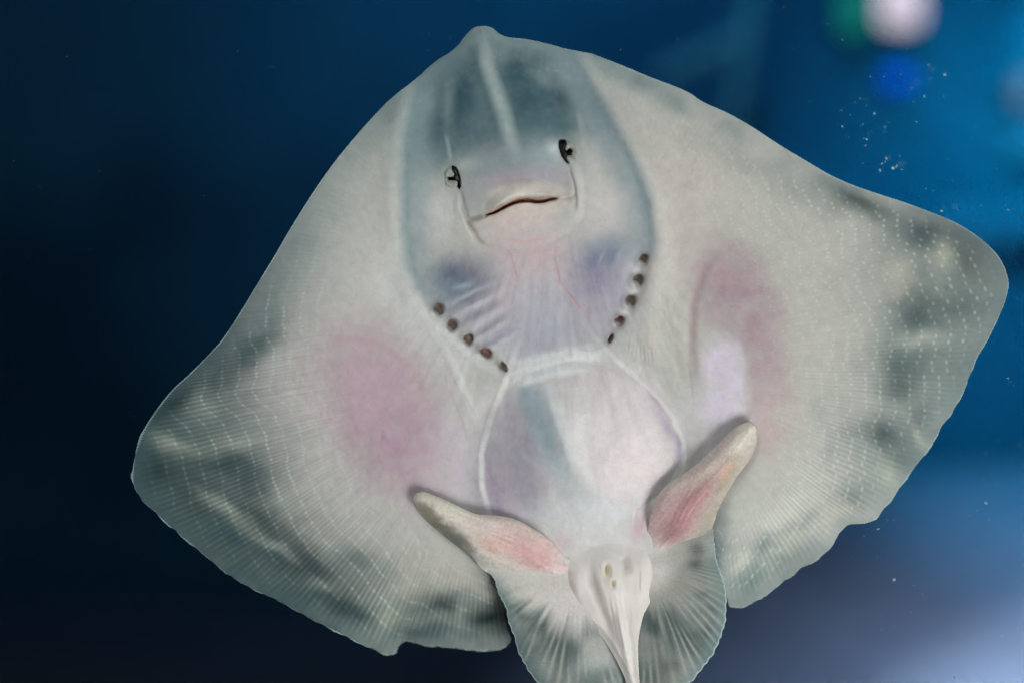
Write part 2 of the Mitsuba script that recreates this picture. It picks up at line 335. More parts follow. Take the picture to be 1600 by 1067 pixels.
    (1022, 624, 6, 30, -40, (162, 146, 166), .55, 1), (1060, 705, 7, 22, 0, (152, 140, 168), .6, 1),
    # trunk and vent, the shade of the folds painted in
    (955, 900, 74, 70, 0, (204, 200, 197), .9, 2), (900, 905, 22, 26, 0, (186, 172, 174), .6, 1), (880, 845, 14, 14, 0, (190, 166, 168), .6, 1),
    (1000, 820, 14, 26, 20, (184, 156, 164), .7, 1), (927, 908, 8, 24, -14, (150, 142, 142), .65, 1), (880, 912, 6, 20, -12, (164, 138, 142), .6, 1),
    (976, 882, 8, 12, -30, (166, 158, 156), .5, 1), (936, 930, 6, 26, -22, (156, 152, 150), .5, 1),
]
# strokes: points, half width, softness, colour, strength
LINES = [
    ([(742, 25), (752, 60), (765, 110), (785, 170), (800, 232), (808, 270)], 1.5, 17, (156, 170, 168), .75),
    ([(818, 515), (805, 553), (789, 600), (762, 667), (752, 710), (753, 760), (764, 800), (785, 840)], 2.6, 3, (208, 210, 207), .95),
    ([(640, 450), (681, 519), (708, 566), (728, 610), (755, 681)], 3, 5, (206, 208, 204), .75),
    ([(660, 475), (700, 520), (740, 556), (790, 584)], 4, 8, (204, 206, 202), .75),
    ([(905, 498), (928, 526), (948, 549), (985, 583), (1029, 624), (1052, 654), (1066, 690), (1068, 730), (1050, 780)], 2, 3, (208, 209, 205), .95),
    ([(1026, 400), (1022, 480), (1018, 540), (1024, 590)], 6, 9, (200, 196, 190), .6),
    ([(785, 580), (803, 576), (873, 560), (940, 550), (960, 545)], 9, 6, (202, 208, 207), 1.15),
    ([(790, 606), (825, 592), (860, 582), (930, 570)], 4, 6, (200, 208, 207), 1.1),
    ([(858, 590), (872, 640), (888, 690), (910, 750)], 6, 6, (205, 211, 209), 1.05),
    ([(899, 585), (902, 640), (908, 720), (930, 780)], 6, 8, (212, 213, 211), .9),
    ([(868, 375), (866, 405), (874, 440), (890, 462), (925, 505)], .8, 3, (180, 140, 144), .5),
    ([(785, 385), (798, 400), (806, 430), (815, 455)], .7, 3, (186, 150, 154), .5),
    ([(775, 372), (820, 378), (862, 372)], .6, 3, (192, 152, 152), .5),
    ([(1140, 380), (1098, 425), (1082, 480), (1080, 540), (1088, 620)], 2, 9, (156, 134, 138), .6),
    ([(508, 560), (530, 528), (590, 535), (650, 580), (680, 650)], 1.5, 7, (172, 146, 152), .45),
    ([(722, 800), (790, 812)], 1, 6, (150, 130, 140), .5),
    ([(696, 205), (706, 258)], .5, 5, (160, 172, 170), .4), ([(902, 165), (912, 215), (914, 260)], .8, 7, (168, 176, 172), .4),
    ([(716, 300), (720, 330), (730, 356), (745, 378)], 1.5, 4, (204, 202, 198), .6),
    ([(728, 345), (733, 352), (742, 366)], 1, 3, (126, 120, 104), .7),
    ([(902, 250), (908, 300), (906, 335), (892, 356)], 2.5, 6, (206, 202, 198), .6),
    ([(884, 250), (890, 262), (897, 285), (901, 310), (899, 332), (896, 345)], .6, 2.6, (156, 144, 138), .4), ([(719, 292), (722, 310), (724, 330), (732, 350)], .8, 3, (128, 134, 134), .6),
    ([(865, 308), (878, 306), (897, 304)], 1.6, 3, (160, 152, 148), .6), ([(733, 346), (746, 341), (757, 337)], 1.4, 3, (120, 116, 108), .75),
    ([(770, 322), (790, 302), (812, 289), (835, 290), (868, 303)], 4, 9, (204, 200, 190), .7),
    ([(775, 340), (800, 330), (840, 328), (880, 322)], 6, 8, (200, 190, 180), .8), ([(760, 352), (800, 346), (880, 338)], 8, 12, (196, 184, 178), .7),
    ([(752, 380), (765, 386), (790, 384)], 1, 5, (180, 160, 158), .4),
    ([(690, 560), (740, 640), (752, 665)], .6, 3, (176, 172, 174), .4), ([(700, 600), (725, 660), (735, 700)], .6, 3, (170, 160, 164), .4),
    ([(1035, 440), (1050, 520), (1075, 600)], .8, 5, (168, 160, 158), .4), ([(990, 505), (982, 545)], .7, 4, (176, 160, 160), .4),
    ([(1002, 490), (994, 550)], .7, 4, (178, 162, 162), .4), ([(1012, 500), (1008, 560)], .7, 4, (178, 164, 162), .4),
    ([(1018, 380), (1014, 415), (1005, 448), (994, 478), (980, 505)], 1, 6, (150, 144, 136), .6),
]
LINES += [([(740, 343), (761, 336), (785, 325), (812, 314), (839, 315), (866, 310), (885, 308)], 1.2, 5, (126, 92, 76), .6),  # soft brown shade of the mouth crease, put into the colour
          ([(520, 250), (560, 205), (608, 155), (658, 116), (705, 80), (742, 42), (769, 43), (796, 58), (877, 74), (971, 101), (1080, 146), (1180, 200)], 2, 40, (104, 128, 132), .5),
          ([(690, 10), (648, 110), (636, 180), (632, 280), (635, 360), (640, 410), (656, 448), (690, 492), (730, 540)], 1.5, 12, (118, 140, 142), .5), ([(680, 20), (664, 115), (652, 190), (648, 280), (650, 360), (658, 410), (676, 446), (712, 480)], 4, 34, (126, 146, 149), .55),
          ([(680, 20), (640, 118), (623, 200), (619, 290), (622, 370), (628, 420), (644, 462), (690, 525), (750, 580)], 1, 16, (200, 203, 196), .45),
          ([(850, 20), (890, 78), (918, 130), (948, 180), (982, 240), (1008, 300), (1018, 360), (1014, 400), (1004, 440)], 3, 12, (106, 126, 132), .5), ([(840, 20), (876, 84), (902, 138), (930, 190), (962, 245), (988, 302), (998, 360), (994, 400), (984, 440)], 4, 34, (124, 142, 148), .6),
          ([(870, 20), (910, 82), (938, 130), (966, 178), (1000, 245), (1028, 315), (1035, 380), (1028, 440), (1020, 520)], 1, 16, (200, 199, 192), .45),
          ([(728, 330), (735, 358), (748, 378), (766, 386)], 1, 4, (146, 142, 132), .6), ([(712, 290), (716, 318), (724, 350), (740, 378), (770, 396)], 1.5, 8, (200, 199, 195), .28),  # the grey stroke is painted shade beside the chin
          ([(900, 240), (907, 290), (908, 335), (896, 358), (870, 378)], 1.5, 8, (200, 198, 194), .28),
          ([(860, 282), (800, 276), (760, 292), (742, 318)], 2, 12, (156, 148, 156), .5)]
def boosted(blobs):
    out = []
    for cx, cy, rx, ry, rot, cc, a, hard in blobs:
        if sum(cc) < 345:
            f = 0.84 if sum(cc) < 300 else 0.9
            out.append((cx, cy, rx * 1.12, ry * 1.12, rot, (cc[0] * f - 3, cc[1] * f, cc[2] * f + 2), min(1.0, a * 1.25), hard))
        else:
            pale = max(rx, ry) <= 70 and 425 < sum(cc) < 560 and blobs is WING
            out.append((cx, cy, rx, ry, rot, cc, min(1, a * 1.12) if pale else a, hard))
    return out


WING, CORE = boosted(WING), boosted(CORE)
HEAD = [(637, 140), (628, 200), (624, 280), (627, 360), (632, 410), (645, 448), (668, 478), (700, 515), (745, 555), (792, 582), (850, 568), (935, 548),
        (968, 522), (995, 475), (1014, 425), (1025, 375), (1017, 315), (990, 245), (955, 175), (905, 92), (850, 70), (755, 50), (690, 95)]

LTAB = None          # filled below: length of the fin ray per u


def y_big(cx, cy):
    return cy > 430 and (cx < 760 or cx > 1060)


def skin(p, lines=True, core=True):
    """The skin's colour (linear) at a place of the animal, in body coordinates."""
    x0, y0 = p.x * (1 / K) + 800, 533.5 - p.z * (1 / K)
    wx = fbm(x0 * (1 / 38), y0 * (1 / 38), 1.0, 3) - 0.5
    wy = fbm(x0 * (1 / 38), y0 * (1 / 38), 9.0, 3) - 0.5
    x, y = x0 + 26 * wx, y0 + 26 * wy
    tex = 0.72 + 0.5 * fbm(x0 * (1 / 11), y0 * (1 / 11), 6.0, 3)
    c = col((174, 177, 170))
    for cx, cy, rx, ry, rot, cc, a, hard in WING:
        c = mix(c, col(cc), a * gauss(x, y, cx, cy, rx, ry, rot, hard))
    if core:
        xs, ys, xl, yl = x0 + 9 * wx, y0 + 9 * wy, x0 + 26 * wx, y0 + 26 * wy
        tex2 = 0.45 + 1.05 * fbm(x0 * (1 / 24), y0 * (1 / 24), 16.0, 4)
        for cx, cy, rx, ry, rot, cc, a, hard in CORE:
            x, y, tx = (xl, yl, tex2) if min(rx, ry) > 33 and y_big(cx, cy) else (xs, ys, tex)
            c = mix(c, col(cc), dr.minimum(1, a * tx * gauss(x, y, cx, cy, rx, ry, rot, hard)))
    if lines:
        x, y = x0 + 4 * wx, y0 + 4 * wy
        for pts, w, soft, cc, a in LINES:
            c = mix(c, col(cc), (a * (0.7 if sum(cc) > 560 else 1.0)) * tex * stroke(x, y, pts, 0.6 * w, soft + 0.9 * w))
    if core:                                            # fine fibres of the throat and round the girdle
        zone = gauss(x0, y0, 860, 560, 250, 170, 0, 2)
        sp = (x0 - 860) / dr.maximum(y0 - 200, 60)
        f2 = fbm(sp * 46, y0 * 0.022, 21.0, 3) - 0.5
        c = c * (1 + 0.26 * f2 * zone)
    n1 = fbm(x0 * (1 / 9), y0 * (1 / 9), 4.0, 3) - 0.5
    n2 = noise(x0 * 0.5, y0 * 0.9, 2.0) - 0.5
    if core:                                            # small vessels under the skin of the trunk
        vein = 1 - dr.abs(2 * fbm((x0 + 30 * wx) * (1 / 46), (y0 + 30 * wy) * (1 / 46), 14.0, 3) - 1)
        vein = 0.5 * smoothstep(0.93, 1.0, vein)
        c = c * mi.Color3f(1 - 0.03 * vein, 1 - 0.09 * vein, 1 - 0.07 * vein)
    return c * (1 + 0.12 * n1 + 0.08 * n2) * G


def body_col(p, n, uv):
    c = skin(p)
    u, v = uv.x, uv.y                                   # along the margin, outwards along the fin ray
    L = dr.gather(mi.Float, LTAB, mi.UInt32(dr.clip(u * 0.25, 0, 1499)))
    m = dr.maximum(L - v, 0)                            # to the margin
    t = v / dr.maximum(L, 1)
    wob = noise(u * 0.02, v * 0.02, 3.0)
    s = 0.5 + 0.5 * dr.cos(2 * math.pi * (u + 5 * wob) * (1 / 9.5))
    y0 = 533.5 - p.z * (1 / K)
    place = (0.15 + 0.85 * smoothstep(490, 640, y0)) * dr.select(u > 2500, 0.6, 1.0)
    amp = smoothstep(0.25, 0.75, t) * smoothstep(4, 30, m) * (0.35 + 0.65 * noise(u * 0.012, v * 0.012, 8.0)) * place
    c = c * (1 + amp * (0.46 * s * s - 0.17))
    right = dr.select(u > 2500, 1.0, 0.0)
    fib = noise(u * 0.30, v * 0.025, 7.0) - 0.5
    c = c * (1 + (0.18 - 0.07 * right) * (0.35 + 0.65 * smoothstep(430, 620, y0)) * fib * smoothstep(10, 120, v))
    per = 9.5 + 3.5 * right
    ray = dr.floor((u + 5 * wob) * (1 / per) + 0.5)
    sr = 0.5 + 0.5 * dr.cos(2 * math.pi * (u + 5 * wob) * (1 / per))
    row = v * (1 / (27.0 - 4 * right)) + 0.5 * noise(u * 0.02, 5.0, 1.0) + (0.10 + 0.35 * right) * mikit.cell_rand(ray, 1.0, 2.0)
    fr = dr.abs(row - dr.floor(row) - 0.5) * (27 - 4 * right)
    dash = smoothstep(0.15 - 0.15 * right, 0.8 - 0.25 * right, mikit.cell_rand(ray, dr.floor(row), 5.0))
    dots = (1 - smoothstep(0.3, 3.6, fr)) * (0.35 * (1 - right) + (0.65 + 0.35 * right) * sr) * (0.25 + 0.75 * dash) * smoothstep(0.03, 0.42, t) * smoothstep(8, 44, m)
    dots = dots * (0.5 + 0.5 * noise(u * 0.01, v * 0.01, 5.0)) * (0.3 + 0.7 * smoothstep(330, 540, y0 + 170 * right))
    c = mix(c, dr.minimum(c * 2.2, col((186, 196, 188), G)), (0.62 + 0.2 * right) * dots)
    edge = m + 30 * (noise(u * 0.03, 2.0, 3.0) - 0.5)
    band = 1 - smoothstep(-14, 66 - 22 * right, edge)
    c = mix(c, c * 0.35 + mix(col((50, 78, 84), 0.65), col((88, 110, 114), 0.65), right), (0.85 - 0.2 * right) * band * smoothstep(0, 60, v) * (0.45 + 0.55 * smoothstep(330, 620, y0 + 200 * right)))  # teal painted on for water showing through the thin margin
    c = mix(c, col((150, 180, 182), G), 0.6 * (1 - smoothstep(0.6, 2.8, m)) * smoothstep(0, 50, v) * (0.3 + noise(u * 0.05, 1.0, 1.0)))  # pale line painted on for light scattering through the rim
    return c


def fan_col(cx, cy, step):
    def f(p, n, uv):
        c = skin(p, lines=False, core=False)
        x0, y0 = p.x * (1 / K) + 800, 533.5 - p.z * (1 / K)
        ang, rad = uv.x, uv.y                           # ray number, distance to the edge
        r = dr.sqrt(dr.square(x0 - cx) + dr.square(y0 - cy))
        s = 0.5 + 0.5 * dr.cos(2 * math.pi * (ang + 1.5 * noise(r * 0.010, ang * 0.35, 1.0)))
        dark = col((58, 76, 76))
        pale = col((178, 178, 170))
        away = smoothstep(60, 90, r) * smoothstep(0.0, 1.0, ((y0 - 872) * (1 / 55) if cx < 950 else (y0 - 815) * (1 / 75)))
        k = (0.25 + 0.75 * away) * smoothstep((84 if cx < 950 else 56), (84 if cx < 950 else 56) + 44, r + 20 * (noise(ang * 0.3, 3.0, 1.0) - 0.5) + 26 * (noise(ang * 1.3, r * 0.01, 2.0) - 0.5)) * (0.5 + 0.5 * smoothstep(0.25, 0.7, fbm(ang * 0.24, r * 0.022, 4.0, 2)))
        c = mix(mix(col((196, 192, 188)), col((186, 186, 180) if cx < 950 else (146, 147, 140)), smoothstep(45, 105, r) if cx < 950 else smoothstep(30, 70, r)), mix(dark, col((98, 115, 113)), noise(ang * 0.3, r * 0.03, 9.0)), 0.92 * k)
        if cx < 950:
            c = mix(c, col((184, 183, 177)), gauss(x0, y0, 805, 900, 80, 24, 4, 2))
        else:
            c = mix(c, col((168, 168, 162)), gauss(x0, y0, 1070, 862, 60, 18, -14, 2))
        if cx > 950:
            for bx, by, rx, ry in ((1088, 855, 16, 16), (1085, 878, 14, 10), (1096, 926, 14, 9), (1046, 1036, 16, 14), (1105, 985, 10, 16), (1070, 990, 18, 10)):
                c = mix(c, col((62, 76, 76)), 0.75 * gauss(x0, y0, bx, by, rx, ry))
        c = mix(c, pale, s * s * (0.10 + 0.22 * k) * smoothstep(34, 90, r) * smoothstep(0.2, 0.8, noise(ang * 0.9, r * 0.02, 6.0)) * 1.3)
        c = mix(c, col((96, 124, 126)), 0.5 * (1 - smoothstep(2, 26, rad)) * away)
        c = mix(c, col((164, 186, 182)), 0.7 * (1 - smoothstep(0.8, 3.2, rad)) * away)  # teal edge and lit rim line painted on, as on the wings
        return c * (0.93 + 0.14 * noise(x0 * 0.4, y0 * 0.4, 2.0)) * G
    return f


def lobe_col(side):
    def f(p, n, uv):
        x0, y0 = p.x * (1 / K) + 800, 533.5 - p.z * (1 / K)
        wx = fbm(x0 * (1 / 14), y0 * (1 / 14), 1.0, 3) - 0.5
        x, y = x0 + 14 * wx, y0 - 14 * wx
        if side < 0:
            c = col((202, 198, 188))
            bl = [(702, 830, 62, 17, 42, (108, 110, 100), .95, 2), (666, 795, 22, 12, 60, (128, 124, 106), .95, 1), (712, 838, 16, 8, 40, (92, 98, 94), .7, 1),
                  (690, 815, 14, 6, 40, (112, 112, 100), .6, 1), (740, 870, 34, 12, 35, (120, 128, 122), .7, 1), (700, 788, 60, 9, 26, (200, 198, 184), .8, 1),
                  (825, 850, 74, 27, 22, (206, 172, 169), .75, 1), (770, 845, 26, 10, 20, (198, 164, 150), .7, 1), (830, 862, 52, 17, 24, (192, 150, 150), .8, 1), (800, 828, 60, 14, 14, (198, 172, 170), .7, 1),
                  (850, 878, 26, 9, 30, (186, 138, 142), .5, 1), (760, 818, 22, 10, 10, (196, 192, 184), .7, 1), (790, 890, 60, 9, 20, (168, 168, 160), .7, 1),
                  (866, 850, 14, 10, 40, (192, 162, 164), .6, 1), (810, 903, 80, 18, 4, (184, 183, 177), 1, 2), (884, 880, 24, 22, 0, (200, 184, 184), .9, 1)]
            st = [([(756, 822), (790, 834), (812, 842)], (222, 196, 190)), ([(754, 829), (786, 842), (806, 850)], (218, 188, 182)), ([(700, 845), (724, 862), (742, 874)], (200, 196, 168))]
        else:
            c = col((184, 173, 166))
            bl = [(1150, 690, 26, 14, -50, (202, 200, 186), .9, 1), (1168, 668, 16, 14, 0, (204, 204, 190), .8, 1), (1130, 745, 44, 13, -56, (156, 152, 134), .9, 1),
                  (1062, 802, 66, 30, -55, (178, 142, 143), .8, 1), (1085, 770, 44, 12, -48, (154, 112, 112), .85, 1), (1060, 805, 46, 22, -55, (166, 126, 129), .8, 1), (1050, 830, 30, 12, -60, (158, 114, 120), .6, 1),
                  (1130, 730, 9, 20, 30, (186, 150, 130), .6, 1), (1035, 790, 16, 26, 20, (178, 150, 152), .6, 1), (1100, 730, 34, 10, -42, (186, 176, 164), .7, 1),
                  (1105, 800, 30, 14, -55, (152, 150, 134), .7, 1), (1090, 840, 30, 14, -40, (140, 140, 130), .7, 1), (1150, 760, 8, 30, 30, (190, 190, 176), .5, 1),
                  (1140, 715, 10, 8, 0, (150, 150, 140), .6, 1), (1118, 755, 8, 12, 20, (140, 140, 124), .5, 1), (1070, 862, 60, 18, -14, (168, 168, 162), 1, 2), (1112, 832, 12, 16, 0, (150, 154, 144), .7, 1), (1014, 852, 20, 20, 0, (196, 178, 180), .9, 1)]
            st = [([(1106, 752), (1080, 785), (1058, 825)], (190, 152, 152)), ([(1088, 748), (1068, 775)], (190, 160, 158)), ([(1184, 680), (1176, 708), (1160, 732), (1134, 768), (1121, 796), (1112, 830)], (206, 210, 196))]
        for cx, cy, rx, ry, rot, cc, a, hard in bl:
            c = mix(c, col(cc), a * gauss(x, y, cx, cy, rx, ry, rot, hard))
        for pts, cc in st:
            c = mix(c, col(cc), 0.55 * stroke(x0 + 3 * wx, y0, pts, 0.4, 2.2))
        al, ac = (x0 * 0.93 + y0 * 0.37, y0 * 0.93 - x0 * 0.37) if side < 0 else (x0 * 0.66 - y0 * 0.75, x0 * 0.75 + y0 * 0.66)
        c = c * (0.92 + 0.18 * fbm(al * 0.03, ac * 0.30, 3.0, 3))
        return c * (0.90 + 0.2 * noise(x0 * 0.35, y0 * 0.35, 2.0)) * G
    return f


def skin_bsdf(key, f, rough=0.5):
    scene[key] = {'type': 'twosided', 'b': {'type': 'principled', 'base_color': proc(f), 'roughness': rough, 'specular': 0.10}}


# ------------------------------------------------------------------ the skate's shape, in body coordinates
MARGIN_L = [(637, 134), (608, 157), (580, 186), (560, 208), (540, 232), (520, 257), (500, 285), (480, 315), (455, 355), (430, 398), (405, 439), (385, 472), (365, 504),
            (345, 533), (320, 560), (295, 585), (270, 608), (250, 632), (232, 658), (217, 687), (208, 720), (206, 746), (211, 765), (221, 781), (242, 799), (262, 819),
            (287, 840), (316, 864), (345, 890), (374, 909), (411, 928), (448, 946), (485, 968), (522, 985), (559, 1004), (592, 1019), (609, 1023), (618, 1019),
            (622, 1008), (634, 1001), (658, 1006), (695, 1012), (737, 1015), (770, 1016), (790, 1010), (799, 999)]
MARGIN_R = [(924, 84), (971, 102), (1017, 121), (1080, 147), (1094, 157), (1139, 178), (1176, 199), (1217, 226), (1262, 253), (1300, 275), (1337, 291), (1375, 304),
            (1412, 316), (1450, 330), (1487, 345), (1520, 364), (1543, 382), (1561, 402), (1572, 424), (1576, 444), (1572, 466), (1559, 499), (1544, 530), (1525, 563),
            (1511, 600), (1497, 630), (1476, 661), (1454, 697), (1427, 731), (1406, 762), (1384, 793), (1366, 812), (1347, 817), (1327, 820), (1314, 832), (1298, 854),
            (1279, 873), (1248, 891), (1222, 911), (1196, 930), (1174, 943), (1156, 949), (1139, 947)]
SNOUT = [(658, 117), (683, 95), (705, 81), (717, 70), (727, 57), (733, 50), (742, 43), (755, 41), (769, 44), (780, 53), (796, 59), (817, 61), (849, 67), (877, 75)]
REAR = [(1128, 915), (1110, 872), (1060, 866), (1010, 868), (980, 880), (930, 884), (885, 886), (835, 892), (795, 905), (790, 960)]


def wavy(p, amp, wl, seed):
    p = resample(p, 1.5, closed=False)
    s = np.arange(len(p)) * 1.5
    t = np.gradient(p, axis=0)
    nrm = np.stack([t[:, 1], -t[:, 0]], 1) / np.linalg.norm(t, axis=1, keepdims=True)
    a = amp * (meshkit.fbm(np.stack([s / wl, 0 * s, 0 * s], 1), 3, seed) - 0.5) * np.minimum(1, np.minimum(s, s[::-1]) / 30)
    return p + nrm * a[:, None]


CL, CR = curve(MARGIN_L, 700), curve(MARGIN_R, 700)
cut = int(len(CL) * 0.46)
CLw = np.vstack([CL[:cut], wavy(CL[cut:], 6, 16, 4)])
cut = int(len(CR) * 0.60)
CRw = np.vstack([CR[:cut], wavy(CR[cut:], 5, 18, 6)])
OUT = np.vstack([curve(SNOUT, 160), CRw, REAR, CLw[::-1]])
OUT = np.array(shapely.Polygon(OUT).buffer(0).exterior.coords)[:-1]

# fin ray field: margin place -> origin on the edge of the trunk
PAIR_L = [((637, 134), (640, 200)), ((500, 285), (600, 330)), ((365, 505), (560, 480)), ((270, 608), (560, 560)), ((206, 746), (600, 640)), ((316, 864), (610, 690)),
          ((448, 946), (640, 740)), ((592, 1019), (690, 800)), ((695, 1012), (730, 830)), ((799, 999), (770, 860))]
PAIR_R = [((924, 84), (940, 150)), ((1080, 147), (1010, 290)), ((1262, 253), (1060, 380)), ((1401, 311), (1090, 430)), ((1525, 369), (1110, 480)), ((1576, 444), (1130, 520)),
          ((1525, 562), (1140, 570)), ((1427, 731), (1150, 630)), ((1362, 815), (1160, 680)), ((1248, 891), (1150, 730)), ((1139, 947), (1130, 800))]


def ray_field(margin, pairs, u0):
    m = resample(margin, 4, closed=False)
    s = np.arange(len(m)) * 4.0
    tree = cKDTree(m)
    ks = [s[tree.query(a)[1]] for a, _ in pairs]
    o = np.stack([PchipInterpolator(ks, [b[k] for _, b in pairs], extrapolate=True)(s) for k in range(2)], 1)
    L = np.linalg.norm(m - o, axis=1)
    t = np.linspace(-0.25, 1.06, 60)
    pts = o[:, None] + (m - o)[:, None] * t[None, :, None]
    val = np.stack([np.broadcast_to((u0 + s)[:, None], pts.shape[:2]), L[:, None] * t[None]], -1)
    return pts.reshape(-1, 2), val.reshape(-1, 2), L


SN = curve(SNOUT, 160)
tip = int(np.argmin(np.hypot(SN[:, 0] - 755, SN[:, 1] - 41)))
pl, vl, Ll = ray_field(np.vstack([SN[tip::-1], CL]), [((755, 41), (772, 130)), ((705, 81), (735, 150))] + PAIR_L, 0.0)
pr, vr, Lr = ray_field(np.vstack([SN[tip:], CR]), [((755, 41), (772, 130)), ((849, 67), (850, 140))] + PAIR_R, 3000.0)
tab = np.full(1500, 400.0)
tab[:len(Ll)], tab[len(Ll):750] = Ll, Ll[-1]
tab[750:750 + len(Lr)], tab[750 + len(Lr):] = Lr, Lr[-1]
LTAB = mi.Float(tab.astype(np.float32))
FIELD = [(LinearNDInterpolator(a, b), NearestNDInterpolator(a, b)) for a, b in ((pl, vl), (pr, vr))]


def ray_uv(x, y):
    out = np.zeros((len(x), 2))
    # which side of the midline, from the snout to the tail
    left = (x - 752) * (1067 - 42) - (y - 42) * (985 - 752) < 0
    for k, (f, g) in enumerate(FIELD):
        q = left if k == 0 else ~left
        a = f(x[q], y[q])
        bad = np.isnan(a[:, 0])
        b = g(x[q][bad], y[q][bad])
        # inside the trunk: no fin rays
        trunk = (np.abs(x[q][bad] - (752 + (y[q][bad] - 42) * 0.227)) < 200)
        b[trunk, 1] = -60
        a[bad] = b
        out[q] = a
    return out


RIM = shapely.LineString(np.vstack([CLw[::-1], curve(SNOUT, 160), CRw]))
MOUTH = curve([(732, 346.5), (746, 341), (761, 336), (773, 332), (785, 325.5), (798, 319), (812, 314.5), (824, 313.5), (839, 315.5), (850, 314.5), (862, 311), (875, 310), (890, 307.5), (897, 306)], 80)
LIP = [(758, 338), (766, 318), (785, 299), (800, 288), (815, 283), (832, 285), (852, 291), (872, 301), (880, 309), (850, 316), (824, 315), (798, 320)]
JAW = [(742, 352), (775, 340), (812, 324), (850, 322), (897, 312), (898, 335), (885, 360), (850, 376), (790, 384), (757, 378)]
NOSE_L = [(706, 259.5), (711, 260.5), (715.5, 268), (718.5, 279), (719.8, 291), (717.5, 296.5), (714.5, 292), (715.5, 284), (710, 282.5), (701.5, 282), (700.5, 277.5), (709, 277), (710.5, 273), (706.5, 266)]
NOSE_R = [(873.3, 222), (876, 218.3), (882.5, 219), (885.5, 226), (882.8, 232.5), (884.5, 237), (889.5, 232.5), (894, 236), (892.5, 243), (885.5, 244), (885, 249), (888.5, 256.5), (884, 254), (878, 245), (873.5, 232)]
NOSE_L, NOSE_R = ([(cx + 1.04 * (a - cx), cy + 1.0 * (b - cy)) for a, b in q] for q, cx, cy in ((NOSE_L, 712, 278), (NOSE_R, 882, 237)))
FLAP_L = [(694, 270), (699, 262), (705, 260), (710, 269), (709, 276), (700, 277), (700, 283), (710, 284), (714, 286), (712, 293), (703, 294), (696, 290)]
FLAP_R = [(886, 222), (893, 220), (899, 226), (901, 240), (898, 252), (889, 256), (886, 249), (887, 245), (893, 244), (895, 236), (889, 231), (885, 235), (884, 231)]



def ell(x, y, cx, cy, rx, ry, rot=0.0):
    c, s = math.cos(math.radians(rot)), math.sin(math.radians(rot))
    dx, dy = x - cx, y - cy
    return ((dx * c + dy * s) / rx) ** 2 + ((dy * c - dx * s) / ry) ** 2


def ridge(x, y, pts, w):
    """A ridge along a polyline, running out at its ends."""
    g, P = shapely.LineString(pts), np.asarray(pts, float)
    lo, hi = P.min(0) - 3.2 * w, P.max(0) + 3.2 * w
    near = np.nonzero((x > lo[0]) & (x < hi[0]) & (y > lo[1]) & (y < hi[1]))[0]
    out = np.zeros(len(x))
    q = shapely.points(x[near], y[near])
    d = shapely.distance(q, g)
    near, q, d = near[d < 3.2 * w], q[d < 3.2 * w], d[d < 3.2 * w]
    t = shapely.line_locate_point(g, q, normalized=True)
    out[near] = np.exp(-(d / w) ** 2) * nsmooth(0, 0.28, t) * nsmooth(0, 0.28, 1 - t)
    return out


